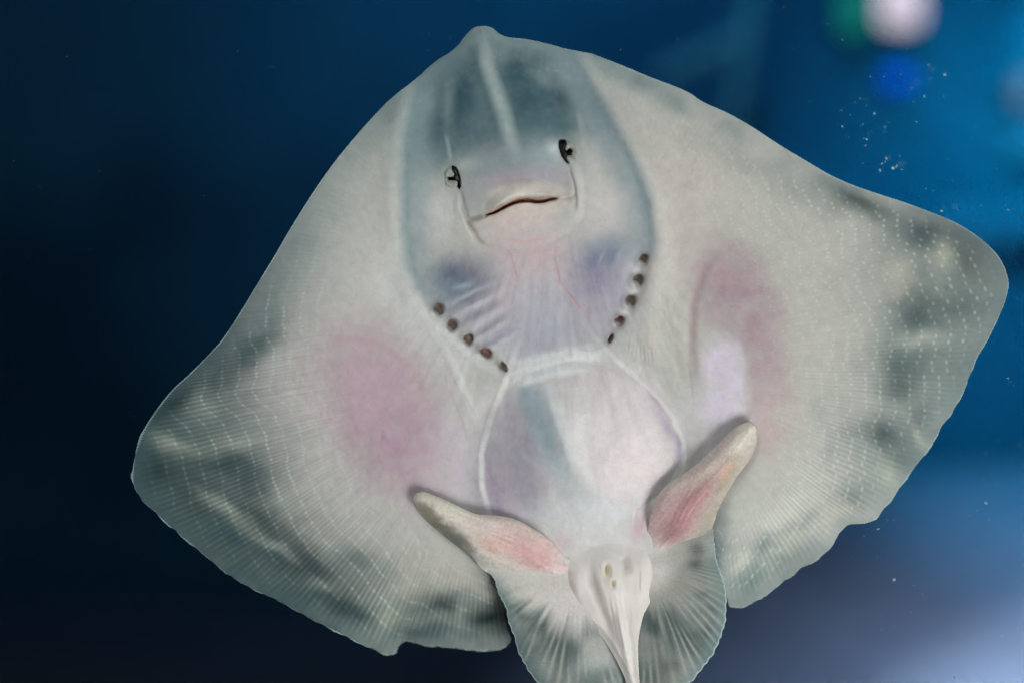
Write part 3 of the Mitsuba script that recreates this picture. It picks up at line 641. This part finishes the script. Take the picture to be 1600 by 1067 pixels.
def body_h(x, y, pockets=True):
    d = shapely.distance(shapely.points(x, y), RIM)
    h = 11 * (1 - np.exp(-d / 110)) - 6
    uv = ray_uv(x, y)
    t = np.clip(uv[:, 1], 0, 400)
    far = nsmooth(60, 220, uv[:, 1]) * nsmooth(3, 40, d) * (0.25 + 0.75 * nsmooth(500, 650, y)) * np.where(x > 900, 0.6, 1)
    h += 0.16 * far * np.cos(2 * np.pi * uv[:, 0] / 9.5) + 3.0 * (mm(x / 90, y / 90, 2, 3) - 0.5) * nsmooth(0, 60, d)
    h += 2.2 * np.sin(uv[:, 0] / 34) * nsmooth(120, 330, uv[:, 1]) * 0.35
    # rear corners of the wings hang back from the glass
    h -= 40 * nsmooth(0, 200, (y - 800) - 0.1 * (x - 1200)) * nsmooth(1120, 1300, x + 0.4 * (y - 800)) * (x > 1000)
    h -= 32 * nsmooth(880, 1030, y) * nsmooth(520, 640, x) * (x < 1000)
    # head capsule
    sd = sdist(x, y, HEAD)
    h += 0.9 * np.exp(-((sd + 14) / 16) ** 2) * nsmooth(120, 260, y) - 1.2 * nsmooth(-2, 12, sd)
    h += 2.4 * ridge(x, y, [(742, 20), (765, 110), (785, 170), (802, 240), (808, 275)], 19) + 2.5 * np.exp(-ell(x, y, 800, 330, 120, 110))
    h -= 2.0 * np.exp(-ell(x, y, 700, 170, 40, 80)) + 2.0 * np.exp(-ell(x, y, 850, 150, 55, 70, -20))
    # face
    (700, 274, 13, 19, 0, (184, 190, 180), .6, 1), (893, 238, 11, 20, 0, (190, 194, 184), .7, 1), (722, 264, 10, 12, 0, (176, 184, 172), .7, 1),
    (768, 150, 140, 108, -4, (104, 126, 129), .85, 2), (770, 60, 90, 40, 0, (128, 144, 144), .5, 1),
    h += 4.2 * nsmooth(-8, 15, sdist(x, y, LIP)) + 1.4 * nsmooth(-8, 14, sdist(x, y, JAW))
    h += 0.7 * ridge(x, y, [(708, 280), (712, 298), (718, 320), (728, 352), (745, 378)], 5) + 0.5 * ridge(x, y, [(903, 250), (909, 300), (906, 335), (892, 358)], 6)
    h -= 2.0 * ridge(x, y, [(716, 285), (720, 300), (724, 325), (734, 352), (748, 378), (765, 388)], 4) + 1.5 * ridge(x, y, [(886, 246), (888, 260), (897, 290), (900, 318), (898, 335)], 2.5)
    h -= 0.6 * ridge(x, y, [(738, 366), (752, 382), (790, 391), (850, 385), (893, 362), (900, 335)], 6)
    h += 2 * np.exp(-ell(x, y, 660, 335, 34, 46)) + 2.2 * np.exp(-ell(x, y, 955, 310, 34, 60, -10))
    h += 1.6 * np.exp(-ell(x, y, 735, 470, 60, 50, 30)) + 1.6 * np.exp(-ell(x, y, 955, 430, 45, 60, 20))
    for dx in range(5):
        h += 1.1 * np.exp(-ell(x, y, 728 + 12 * dx, 455 + 20 * dx, 40, 5, -28))
    # white sinews, girdle, belly
    for pts, w, a in ((LINES[1][0], 8, .6), (LINES[2][0], 10, .6), (LINES[4][0], 9, .7), (LINES[5][0], 14, .8), (LINES[6][0], 12, .6), (LINES[7][0], 8, .4), (LINES[8][0], 9, .4), (LINES[9][0], 9, .35)):
        h += a * ridge(x, y, pts, w)
    e = np.sqrt(ell(x, y, 907, 695, 152, 130))
    h += 8.5 * (1 - nsmooth(0.3, 1.02, e)) - 1.6 * np.exp(-((e - 1.02) / 0.08) ** 2) * (1 - nsmooth(730, 790, y))
    h += 1.5 * np.exp(-ell(x, y, 985, 690, 60, 80)) - 1.4 * ridge(x, y, [(830, 610), (855, 665), (875, 730), (900, 780)], 20)
    h += 2.0 * np.exp(-ell(x, y, 605, 640, 75, 120, -22) ** 2) + 2.0 * np.exp(-ell(x, y, 1150, 520, 60, 130, -12) ** 2)
    h -= 1.0 * ridge(x, y, LINES[13][0], 8)
    # creases beside the pelvic fins
    for k in range(5):
        h -= 0.45 * ridge(x, y, [(1038 - 5 * k, 762 + 3 * k), (1018 - 6 * k, 784 + 3 * k), (1004 - 4 * k, 812 + 4 * k), (1000 - 3 * k, 836)], 1.7)
    for k in range(4):
        h -= 0.25 * ridge(x, y, [(800 + 10 * k, 800 + 3 * k), (840 + 8 * k, 816 + 3 * k), (872 + 4 * k, 838)], 1.6)
    for k in range(7):
        a = np.array([(1030 + 6 * k, 440 + 14 * k), (1042 + 6 * k, 520 + 12 * k), (1066 + 3 * k, 610 + 8 * k)])
        h -= 0.55 * ridge(x, y, a, 2.2)
        b = np.array([(985 + 5 * k, 520 + 3 * k), (978 + 7 * k, 560 + 3 * k)])
        h -= 0.3 * ridge(x, y, b, 1.6)
    for k in range(6):
        h -= 0.3 * ridge(x, y, [(684 + 9 * k, 556 + 12 * k), (706 + 8 * k, 620 + 10 * k), (722 + 5 * k, 690 + 8 * k)], 2)
    # veins, pores, fine wrinkles
    h -= 0.35 * ridge(x, y, LINES[10][0], 2.2) + 0.3 * ridge(x, y, LINES[11][0], 2.2)
    h += 0.5 * (mm(x / 7, y / 9, 8, 3) - 0.5) + 0.35 * (mm(x / 22, y / 22, 9, 2) - 0.5)
    if pockets:
        h -= 3.6 * np.exp(-(pdist(x, y, MOUTH[14:66]) / 3.2) ** 2) + 1.6 * np.exp(-(pdist(x, y, MOUTH) / 3.4) ** 2)
        for q in (NOSE_L, NOSE_R):
            h -= 4.5 * nsmooth(-1.6, 1.6, sdist(x, y, q))
        for cx, cy, rx, ry, rot in GILLS:
            e = np.sqrt(ell(x, y, cx, cy, rx, ry, rot))
            h -= 3.2 * (1 - nsmooth(0.5, 1.2, e))
            h += 0.35 * np.exp(-((e - 1.5) / 0.35) ** 2)
        h -= 2 * (1 - nsmooth(0.4, 1.1, np.sqrt(ell(x, y, 950, 893, 7, 12, -10))))
    return h


def body_t(x, y):
    d = shapely.distance(shapely.points(x, y), RIM)
    return 1.0 + 34 * (1 - np.exp(-d / 150)) + 18 * np.exp(-ell(x, y, 870, 560, 170, 420, -12))


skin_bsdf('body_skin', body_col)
m, uv = sheet(OUT, 2.2, body_h, body_t, fine=((640, 200, 1040, 600), 1.25), uvf=ray_uv, back_step=6)
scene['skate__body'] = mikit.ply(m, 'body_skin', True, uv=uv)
labels['skate'] = {'label': 'pale skate seen from below, belly and smiling mouth against the aquarium glass', 'category': 'skate'}

# ---- mouth, nostrils, gill slits
DARK = {}


def lining(key, c, rough=0.35):
    scene[key] = {'type': 'twosided', 'b': {'type': 'principled', 'base_color': proc(
        lambda p, n, uv: mi.Color3f(*[float(v) for v in lin(c)]) * (0.75 + 0.5 * noise(p.x * 500, p.z * 500, 3.0))), 'roughness': rough, 'specular': 0.3}}


lining('mouth_lining', (128, 82, 66))
lining('nostril_shade', (24, 24, 24))  # near-black colour stands in for the shade inside the nostrils
lining('gill_lining', (98, 86, 78))
lining('gill_lining_red', (110, 80, 72))
lining('vent_lining', (172, 160, 124))
lining('flap_skin', (142, 148, 140))


def patch(poly, bsdf, lift=0.3, step=1.3, bulge=0.0):
    P = np.asarray(poly, float)
    f = lambda x, y: body_h(x, y) + lift + bulge * np.clip(sdist(x, y, P) / 4, 0, 1)  # noqa: E731
    return mikit.ply(sheet(P, step, f, lambda x, y: 0 * x + 0.8)[0], bsdf, True)


mid = MOUTH[15:66]
w = 2.7 * np.sin(np.linspace(0.15, np.pi - 0.3, len(mid))) ** 0.5
scene['skate__mouth'] = patch(np.vstack([mid - np.stack([0 * w, w], 1), (mid + np.stack([0 * w, w], 1))[::-1]]), 'mouth_lining', 0.5)
for i, (q, fl) in enumerate(((NOSE_L, FLAP_L), (NOSE_R, FLAP_R))):
    nm = 'skate__nostril' + ('_001' if i else '')
    scene[nm] = patch(q, 'nostril_shade', 0.5, 1.0)
    f0 = patch(fl, 'flap_skin', 0.25, 1.0, 0.9)
    scene[nm + '__flap'] = f0
for i, (cx, cy, rx, ry, rot) in enumerate(GILLS):
    a = np.linspace(0, 2 * np.pi, 22, endpoint=False)
    c, s = math.cos(math.radians(rot)), math.sin(math.radians(rot))
    wob = 1 + 0.12 * np.sin(2 * a + i) + 0.08 * np.sin(3 * a + 2 * i)
    ex, ey = 0.88 * rx * np.cos(a) * wob, 0.88 * ry * np.sin(a) * wob
    hole = shapely.Polygon(np.stack([cx + ex * c - ey * s, cy + ex * s + ey * c], 1))
    if i not in (4, 9):                                 # a skin fold covers the outer rear side
        lid = shapely.Point(0, 0).buffer(1.0)
        lid = shapely.affinity.translate(shapely.affinity.scale(lid, 0.85 * rx, 0.8 * ry), cx - (0.75 if i < 5 else 0.55) * rx, cy + (0.95 if i < 5 else 0.8) * ry)
        hole = hole.difference(lid).buffer(-0.6).buffer(0.6)
        hole = max(getattr(hole, 'geoms', [hole]), key=lambda q: q.area)
    scene['skate__gill_slit' + ('_%03d' % i if i else '')] = patch(
        np.array(hole.exterior.coords)[:-1], 'gill_lining_red' if i in (3, 8) else 'gill_lining', 0.35, 1.2)

# ---- pelvic fins
PELV_L = curve([(880, 868), (860, 850), (832, 834), (800, 826), (770, 826), (748, 850), (736, 868), (748, 884), (772, 904), (778, 926), (788, 944), (794, 968), (804, 996), (810, 1020), (824, 1044),
                (840, 1066), (862, 1090), (890, 1108), (925, 1112), (955, 1098), (980, 1060), (985, 1000), (965, 930), (920, 890), (895, 875)], 400)
PELV_R = curve([(1005, 860), (1020, 840), (1050, 815), (1090, 790), (1130, 775), (1120, 800), (1114, 824), (1116, 848), (1122, 880), (1132, 912), (1135, 944), (1132, 976), (1120, 1012), (1100, 1040),
                (1076, 1067), (1050, 1088), (1022, 1104), (998, 1104), (982, 1080), (975, 1040), (970, 980), (975, 930), (990, 880)], 400)


def trunk_base(x, y):
    k = nsmooth(845, 935, y)
    return body_h(x, y, False) * (1 - k) + 7.5 * k - 5 * nsmooth(1000, 1100, y)


def fan(side):
    pts, cx, cy, step = (PELV_L, 905, 878, 0.085) if side < 0 else (PELV_R, 1005, 868, 0.075)
    P = pts.copy()
    d = P - [cx, cy]
    r, a = np.hypot(d[:, 0], d[:, 1]), np.arctan2(d[:, 1], d[:, 0])
    P = np.array([cx, cy]) + d * (1 + 0.005 * np.cos(2 * np.pi * (a / step + 0.8 * mm(a * 6, r / 60, 3, 2))) * (r > 85) + 0.02 * (mm(a * 9, a * 0, 3, 2) - 0.5))[:, None]
    edge = shapely.LineString(P)

    def uvf(x, y):
        a = np.arctan2(y - cy, (x - cx) * side * -1)
        return np.stack([np.arctan2(y - cy, -(x - cx)) % (2 * np.pi) / step, shapely.distance(shapely.points(x, y), edge)], 1)

    def h(x, y):
        r = np.hypot(x - cx, y - cy)
        a = np.arctan2(y - cy, x - cx)
        e = shapely.distance(shapely.points(x, y), edge)
        k = nsmooth(30, 105, r)
        v = (trunk_base(x, y) - 0.4) * (1 - k) + 8.0 * k - 7 * nsmooth(80, 230, r) + 0.10 * nsmooth(30, 100, r) * np.cos(2 * np.pi * (a / step + 0.8 * mm(a * 6, r / 60, 3, 2))) * (1 - nsmooth(150, 240, r) * 0.4)
        v += 2.0 * np.sin(a * 5 + side) * nsmooth(80, 150, r) - 3 * k * np.exp(-e / 14) + 2.5 * k * (mm(x / 40, y / 40, 12, 2) - 0.5)
        if side > 0:
            v -= 4 * np.exp(-((x - 1005) / 34) ** 2) * nsmooth(900, 1000, y)
        return v
    skin_bsdf('fan_skin' + ('_left' if side < 0 else '_right'), fan_col(cx, cy, step))
    m, uv = sheet(P, 1.8, h, lambda x, y: 0.7 + 4 * (1 - np.exp(-shapely.distance(shapely.points(x, y), edge) / 40)), uvf=uvf)
    return mikit.ply(m, 'fan_skin' + ('_left' if side < 0 else '_right'), True, uv=uv), h


LOBE_L = curve([(646, 780), (650, 771), (660, 768), (680, 774), (712, 788), (748, 803), (776, 805), (808, 812), (832, 824), (860, 844), (882, 868), (904, 890), (868, 898), (830, 896), (790, 896), (764, 895),
                (748, 884), (736, 869), (704, 845), (676, 822), (660, 806), (650, 793), (646, 780)], 240)[:-1]
LOBE_R = curve([(1180, 664), (1172, 659), (1160, 662), (1140, 676), (1116, 700), (1080, 732), (1052, 750), (1032, 768), (1020, 790), (1014, 815), (1010, 845), (1018, 862), (1044, 858), (1075, 850), (1105, 838),
                (1116, 815), (1122, 796), (1134, 774), (1150, 746), (1165, 726), (1177, 706), (1183, 682), (1180, 664)], 240)[:-1]
AXIS = {-1: [(662, 785), (720, 818), (790, 846), (850, 868)], 1: [(1168, 678), (1128, 730), (1075, 785), (1038, 830)]}


def lobe(side, fan_h):
    P = LOBE_L if side < 0 else LOBE_R
    edge = shapely.Polygon(P).exterior

    def h(x, y):
        d = shapely.distance(shapely.points(x, y), edge)
        v = 8.8 + 5.6 * (1 - np.exp(-d / 12)) + 0.5 * nsmooth(90, 170, np.hypot(x - 880, y - 880) if side < 0 else np.hypot(x - 1015, y - 850)) + 1.0 * ridge(x, y, AXIS[side], 9)
        if side < 0:
            low = nsmooth(-22, 6, (y - 884) - 0.22 * (x - 800)) * nsmooth(735, 770, x)
            v += 1.5 * ridge(x, y, [(655, 772), (710, 792), (760, 812), (800, 822)], 9)
            for k in range(3):
                v += 0.35 * ridge(x, y, [(752, 818 + 7 * k), (790, 832 + 7 * k), (815, 842 + 6 * k)], 1.6)
        else:
            low = nsmooth(-26, 6, (y - 838) + 0.35 * (x - 1080)) * nsmooth(780, 800, y)
            v += 1.5 * ridge(x, y, [(1170, 668), (1130, 706), (1080, 748)], 10)
            for k in range(3):
                v -= 0.3 * ridge(x, y, [(1100 - 9 * k, 752 + 5 * k), (1075 - 8 * k, 790), (1056 - 7 * k, 830)], 2)
        low = np.maximum(low, 1 - nsmooth(5, 70, np.hypot(x - (890 if side < 0 else 1012), y - (880 if side < 0 else 852))))
        v = v * (1 - low) + (fan_h(x, y) - 0.8 + 1.6 * nsmooth(0, 14, d)) * low
        return v + 0.7 * (mm(x / 12, y / 12, 15, 3) - 0.5)
    key = 'lobe_skin' + ('_left' if side < 0 else '_right')
    skin_bsdf(key, lobe_col(side), 0.45)
    m, _ = sheet(P, 1.6, h, lambda x, y: 1.2 + 5.5 * (1 - np.exp(-shapely.distance(shapely.points(x, y), edge) / 12)))
    return mikit.ply(m, key, True)


for side, nm in ((-1, 'skate__pelvic_fin'), (1, 'skate__pelvic_fin_001')):
    scene[nm], fh = fan(side)
    scene[nm + '__front_lobe'] = lobe(side, fh)

# ---- trunk end and tail
TAIL = curve([(955, 828), (915, 838), (890, 866), (880, 905), (890, 938), (912, 966), (936, 990), (953, 1014), (965, 1036), (977, 1062), (990, 1120), (1003, 1200), (1018, 1330),
              (1026, 1330), (1020, 1200), (1008, 1120), (999, 1060), (997, 1010), (1004, 966), (1020, 930), (1027, 895), (1020, 858), (996, 838), (955, 828)], 500)[:-1]
TEDGE = shapely.Polygon(TAIL).exterior


def tail_h(x, y):
    d = shapely.distance(shapely.points(x, y), TEDGE)
    v = trunk_base(x, y)                                       # rises softly out of the belly and the fins
    v += -1.5 + 4.2 * nsmooth(0, 52, d) + 3.0 * nsmooth(0, 11, d) * nsmooth(930, 1000, y)
    v -= 1.3 * ridge(x, y, [(918, 860), (926, 905), (940, 945), (958, 1000)], 9) + 0.9 * ridge(x, y, [(970, 868), (980, 890)], 7)
    v += 2.4 * np.exp(-ell(x, y, 903, 900, 15, 32, -12)) + 1.8 * np.exp(-ell(x, y, 1005, 895, 18, 34))
    v += 1.6 * ridge(x, y, [(966, 930), (975, 990), (988, 1070)], 7)
    for k in range(5):
        v -= 0.3 * ridge(x, y, [(948 + 8 * k, 915), (958 + 7 * k, 970), (974 + 4 * k, 1040)], 1.8)
    v += 1.2 * np.exp(-ell(x, y, 953, 898, 22, 30, -6)) - 1.3 * np.exp(-ell(x, y, 949, 890, 6, 12, -8) ** 2)
    v -= 1.0 * np.exp(-ell(x, y, 958, 911, 4, 7, 8) ** 2)
    v -= 26 * nsmooth(1060, 1330, y)
    v += 0.5 * (mm(x / 9, y / 12, 18, 3) - 0.5)
    return v


def tail_col(p, n, uv):
    c = skin(p, lines=False)
    y = 533.5 - p.z * (1 / K)
    x = p.x * (1 / K) + 800
    c = mix(c, col((204, 201, 196)), 0.25 + 0.55 * smoothstep(835, 885, y) + 0.15 * smoothstep(930, 960, y))
    n = fbm(x * 0.06, y * 0.06, 3.0, 3) - 0.5
    x = x + 8 * n
    for pts, w, soft, cc, a in (([(880, 870), (885, 905), (900, 945), (920, 965)], 1, 12, (168, 146, 148), .55), ([(916, 870), (925, 900), (936, 932), (952, 970), (970, 1030)], 1, 10, (158, 150, 146), .65),
                                ([(972, 864), (980, 885), (984, 900)], 2, 10, (172, 162, 160), .6), ([(902, 872), (907, 900), (914, 935)], 3, 14, (216, 213, 209), .6), ([(962, 880), (966, 920), (974, 980), (988, 1060)], 3, 9, (218, 217, 211), .7),
                                ([(1006, 862), (1010, 900), (1000, 950)], 3, 12, (214, 209, 205), .5), ([(975, 930), (986, 985), (993, 1040), (996, 1100)], .5, 5, (180, 176, 176), .5), ([(955, 940), (966, 985), (980, 1050)], .5, 4, (176, 173, 168), .5),
                                ([(945, 876), (948, 895), (958, 918)], 3, 8, (196, 182, 168), .5)):
        c = mix(c, col(cc), a * stroke(x, y, pts, w, soft))  # shade of the folds and highlights on the ridges, painted as strokes
    return c


skin_bsdf('tail_skin', tail_col)
m, _ = sheet(TAIL, 1.8, tail_h, lambda x, y: 1.5 + 9 * (1 - np.exp(-shapely.distance(shapely.points(x, y), TEDGE) / 15)))
scene['skate__tail'] = mikit.ply(m, 'tail_skin', True)
a = np.linspace(0, 2 * np.pi, 18, endpoint=False)
for i, (cx, cy, rx, ry, rot) in enumerate([(949, 890, 3.2, 8.5, -8), (958.5, 911, 2.2, 5, 8)]):
    P = np.stack([cx + rx * np.cos(a), cy + ry * np.sin(a)], 1)
    scene['skate__vent' + ('_001' if i else '')] = mikit.ply(sheet(P, 1.2, lambda x, y: tail_h(x, y) + 0.25, lambda x, y: 0 * x + 0.8)[0], 'vent_lining', True)

# ------------------------------------------------------------------ lamps and things behind, far out of focus
scene['lamp_housing'] = {'type': 'twosided', 'b': {'type': 'diffuse', 'reflectance': rgb(0.008, 0.012, 0.016)}}


def box(lo, hi):
    return trimesh.creation.box(bounds=[lo, hi])


def emit(c):
    return {'type': 'area', 'radiance': rgb(*c)}


def rounded(cx, cz, y, rx, rz, p, depth):
    """A lamp glass facing the viewer: superellipse front, gently domed, with its side wall."""
    a = np.linspace(0, 2 * np.pi, 40, endpoint=False)
    ux = np.sign(np.cos(a)) * np.abs(np.cos(a)) ** (2 / p)
    uz = np.sign(np.sin(a)) * np.abs(np.sin(a)) ** (2 / p)
    rings = [(1.0, depth), (1.0, 0.25 * depth), (0.92, 0.06 * depth), (0.6, 0.01 * depth)]
    v = np.vstack([np.stack([cx + rx * s * ux, np.full(40, y + dd), cz + rz * s * uz], 1) for s, dd in rings] + [[[cx, y, cz]]])
    f = []
    for k in range(3):
        for i in range(40):
            j = (i + 1) % 40
            f += [[k * 40 + i, k * 40 + j, (k + 1) * 40 + j], [k * 40 + i, (k + 1) * 40 + j, (k + 1) * 40 + i]]
    f += [[120 + i, 120 + (i + 1) % 40, 160] for i in range(40)]
    m = trimesh.Trimesh(v, f, process=False)
    n = m.face_normals[-1]
    if n[1] > 0:
        m.invert()
    return m


def tank_lamp(name, label, bx, by, dist, w, h, p, c):
    o = at(bx, by, dist)
    s = K * dist / CAM
    rx, rz = w * s / 2, h * s / 2
    scene[name + '__glass'] = mikit.ply(rounded(o[0], o[2], o[1], rx, rz, p, 0.03), 'lamp_housing', False, emitter=emit(c))
    hb = rounded(o[0], o[2], o[1] + 0.032, rx * 0.98, rz * 0.98, p, 0.07)
    scene[name + '__housing'] = mikit.ply(hb, 'lamp_housing', 30)
    labels[name] = {'label': label, 'category': 'lamp'}


tank_lamp('white_lamp', 'blurred pinkish white square lamp at the top right edge of the picture', 1411, -4, 4.2, 64, 90, 5, (0.74, 0.65, 0.75))
tank_lamp('green_lamp', 'blurred dim green lamp left of the white one at the top right', 1338, 14, 4.22, 46, 76, 4, (0.004, 0.16, 0.12))
tank_lamp('blue_lamp', 'small blurred blue oval lamp below the white lamp', 1407, 121, 4.2, 42, 28, 2, (0.0, 0.085, 0.95))
tank_lamp('cyan_lamp', 'blurred pale cyan lamp cut off by the right edge of the picture', 1606, 140, 3.95, 26, 44, 3, (0.13, 0.24, 0.40))


def tube(a, b, r, seg=20):
    return trimesh.creation.cylinder(radius=r, segment=[a, b], sections=seg)


scene['glow_shape_pale'] = {'type': 'twosided', 'b': {'type': 'principled', 'base_color': proc(
    lambda p, n, uv: mix((0.012, 0.06, 0.095), (0.03, 0.14, 0.22), smoothstep(0.3, 0.7, fbm(p.x * 5, p.y * 5, p.z * 5, 3)))), 'roughness': 0.85, 'specular': 0.1}}


def glow_shape(cx, cy, dist, rx, ry, lean, seed):
    m = trimesh.creation.icosphere(5, 1.0)
    v = m.vertices
    q = v * (1 + 0.5 * (meshkit.fbm(v * 1.7 + seed, 4, seed) - 0.5))[:, None]
    s = K * dist / CAM
    q = q * [rx * s, 0.28, ry * s]
    c, t = math.cos(lean), math.sin(lean)
    q[:, 0], q[:, 2] = q[:, 0] * c - q[:, 2] * t, q[:, 0] * t + q[:, 2] * c
    m.vertices = q + at(cx, cy, dist)
    return m


scene['glow_shape'] = mikit.ply(glow_shape(1672, 105, 4.25, 105, 150, -0.55, 3), 'glow_shape_pale', True)  # shape added in place of the diagonal blue streak of light
scene['glow_shape_dim'] = {'type': 'twosided', 'b': {'type': 'principled', 'base_color': proc(
    lambda p, n, uv: mix((0.004, 0.026, 0.045), (0.010, 0.050, 0.085), smoothstep(0.3, 0.7, fbm(p.x * 5, p.y * 5, p.z * 5, 3)))), 'roughness': 0.85, 'specular': 0.05}}
scene['glow_shape_001'] = mikit.ply(glow_shape(1575, 345, 4.3, 190, 60, 0.15, 8), 'glow_shape_dim', True)  # second shape, added where the background glows a brighter blue
labels['glow_shape_001'] = {'label': 'faint blurred blue shape added for a brighter patch beside the tip of the right wing', 'category': 'glow_shape'}
labels['glow_shape'] = {'label': 'blurred blue shape added for the bright streak at the right edge of the picture near its top', 'category': 'glow_shape'}

scene['strut_paint'] = {'type': 'twosided', 'b': {'type': 'principled', 'base_color': rgb(0.012, 0.075, 0.095), 'roughness': 0.6}}
a0, a1, a2 = at(1178, -60, 3.9), at(1166, 60, 3.9), at(1130, 260, 3.9)
scene['strut__upright'] = mikit.ply(trimesh.util.concatenate([tube(a0, a1, 0.022), tube(a1, a2, 0.020), trimesh.creation.icosphere(2, 0.022).apply_translation(a1)]), 'strut_paint', 30)
scene['strut__arm'] = mikit.ply(tube(at(1160, 55, 3.9), at(1030, 118, 3.9), 0.020), 'strut_paint', 30)
labels['strut'] = {'label': 'faint blurred teal upright with a slanting arm behind the right wing', 'category': 'strut'}

# ------------------------------------------------------------------ added lamps in front of the glass, outside the picture
for nm, o, hs, c, lab in ADDED_LAMPS:
    o = np.array(o)
    d = -o / np.linalg.norm(o)
    M = T().look_at(origin=o.tolist(), target=[0, 0, 0], up=[0, 0, 1])
    scene[nm + '__panel'] = {'type': 'rectangle', 'to_world': M @ T().scale([hs, hs, 1]), 'bsdf': {'type': 'ref', 'id': 'lamp_housing'}, 'emitter': emit(c)}
    scene[nm + '__housing'] = {'type': 'cube', 'to_world': M @ T().translate([0, 0, -0.06]).scale([hs * 1.04, hs * 1.04, 0.05]), 'bsdf': {'type': 'ref', 'id': 'lamp_housing'}}
    labels[nm] = {'label': lab, 'category': 'lamp'}

# ------------------------------------------------------------------ specks drifting in the water
scene['speck'] = {'type': 'twosided', 'b': {'type': 'principled', 'base_color': rgb(0.2, 0.3, 0.32), 'roughness': 0.6}}
body_poly = shapely.Polygon(OUT).buffer(6)
specks = []


def speck(bx, by, dist, r):
    m = trimesh.creation.icosphere(1, 1.0)
    m.vertices *= rng.uniform(0.5, 1.5, 3) * r
    m.apply_transform(trimesh.transformations.random_rotation_matrix(rng.random(3)))
    m.apply_translation(at(bx, by, dist))
    specks.append(m)


for cx, cy, sx, sy, n, r0 in ((1350, 205, 26, 40, 16, 0.38), (1395, 260, 12, 8, 8, 0.8), (1420, 110, 60, 60, 22, 0.4), (1500, 300, 70, 90, 26, 0.4), (1400, 900, 110, 90, 34, 0.35), (1560, 700, 40, 120, 14, 0.4),
                              (1150, 80, 90, 50, 24, 0.3), (120, 300, 110, 220, 26, 0.25), (400, 150, 200, 100, 20, 0.25)):
    for _ in range(n):
        x, y = rng.normal(cx, sx), rng.normal(cy, sy)
        if 0 < x < 1600 and 0 < y < 1067 and not body_poly.contains(shapely.Point(x, y)):
            speck(x, y, CAM + rng.choice([0.02, 0.1, 0.2]) * rng.random() + 0.005, r0 * 0.001 * rng.uniform(0.5, 1.3))
for x, y, r in ((1395, 263, 1.1), (1401, 260, 0.8), (1366, 178, 0.9), (1476, 117, 0.9), (1471, 330, 0.9), (1575, 328, 0.7), (1372, 826, 0.8), (1397, 905, 0.9), (1540, 785, 0.9), (1492, 1058, 1.0), (1444, 151, 0.8), (1316, 198, 0.7), (1354, 218, 0.9)):
    speck(x, y, CAM, r * 0.001)
scene['suspended_specks'] = mikit.ply(trimesh.util.concatenate(specks), 'speck', False)
labels['suspended_specks'] = {'label': 'tiny pale specks drifting in the blue water round the skate', 'category': 'particles', 'kind': 'stuff'}
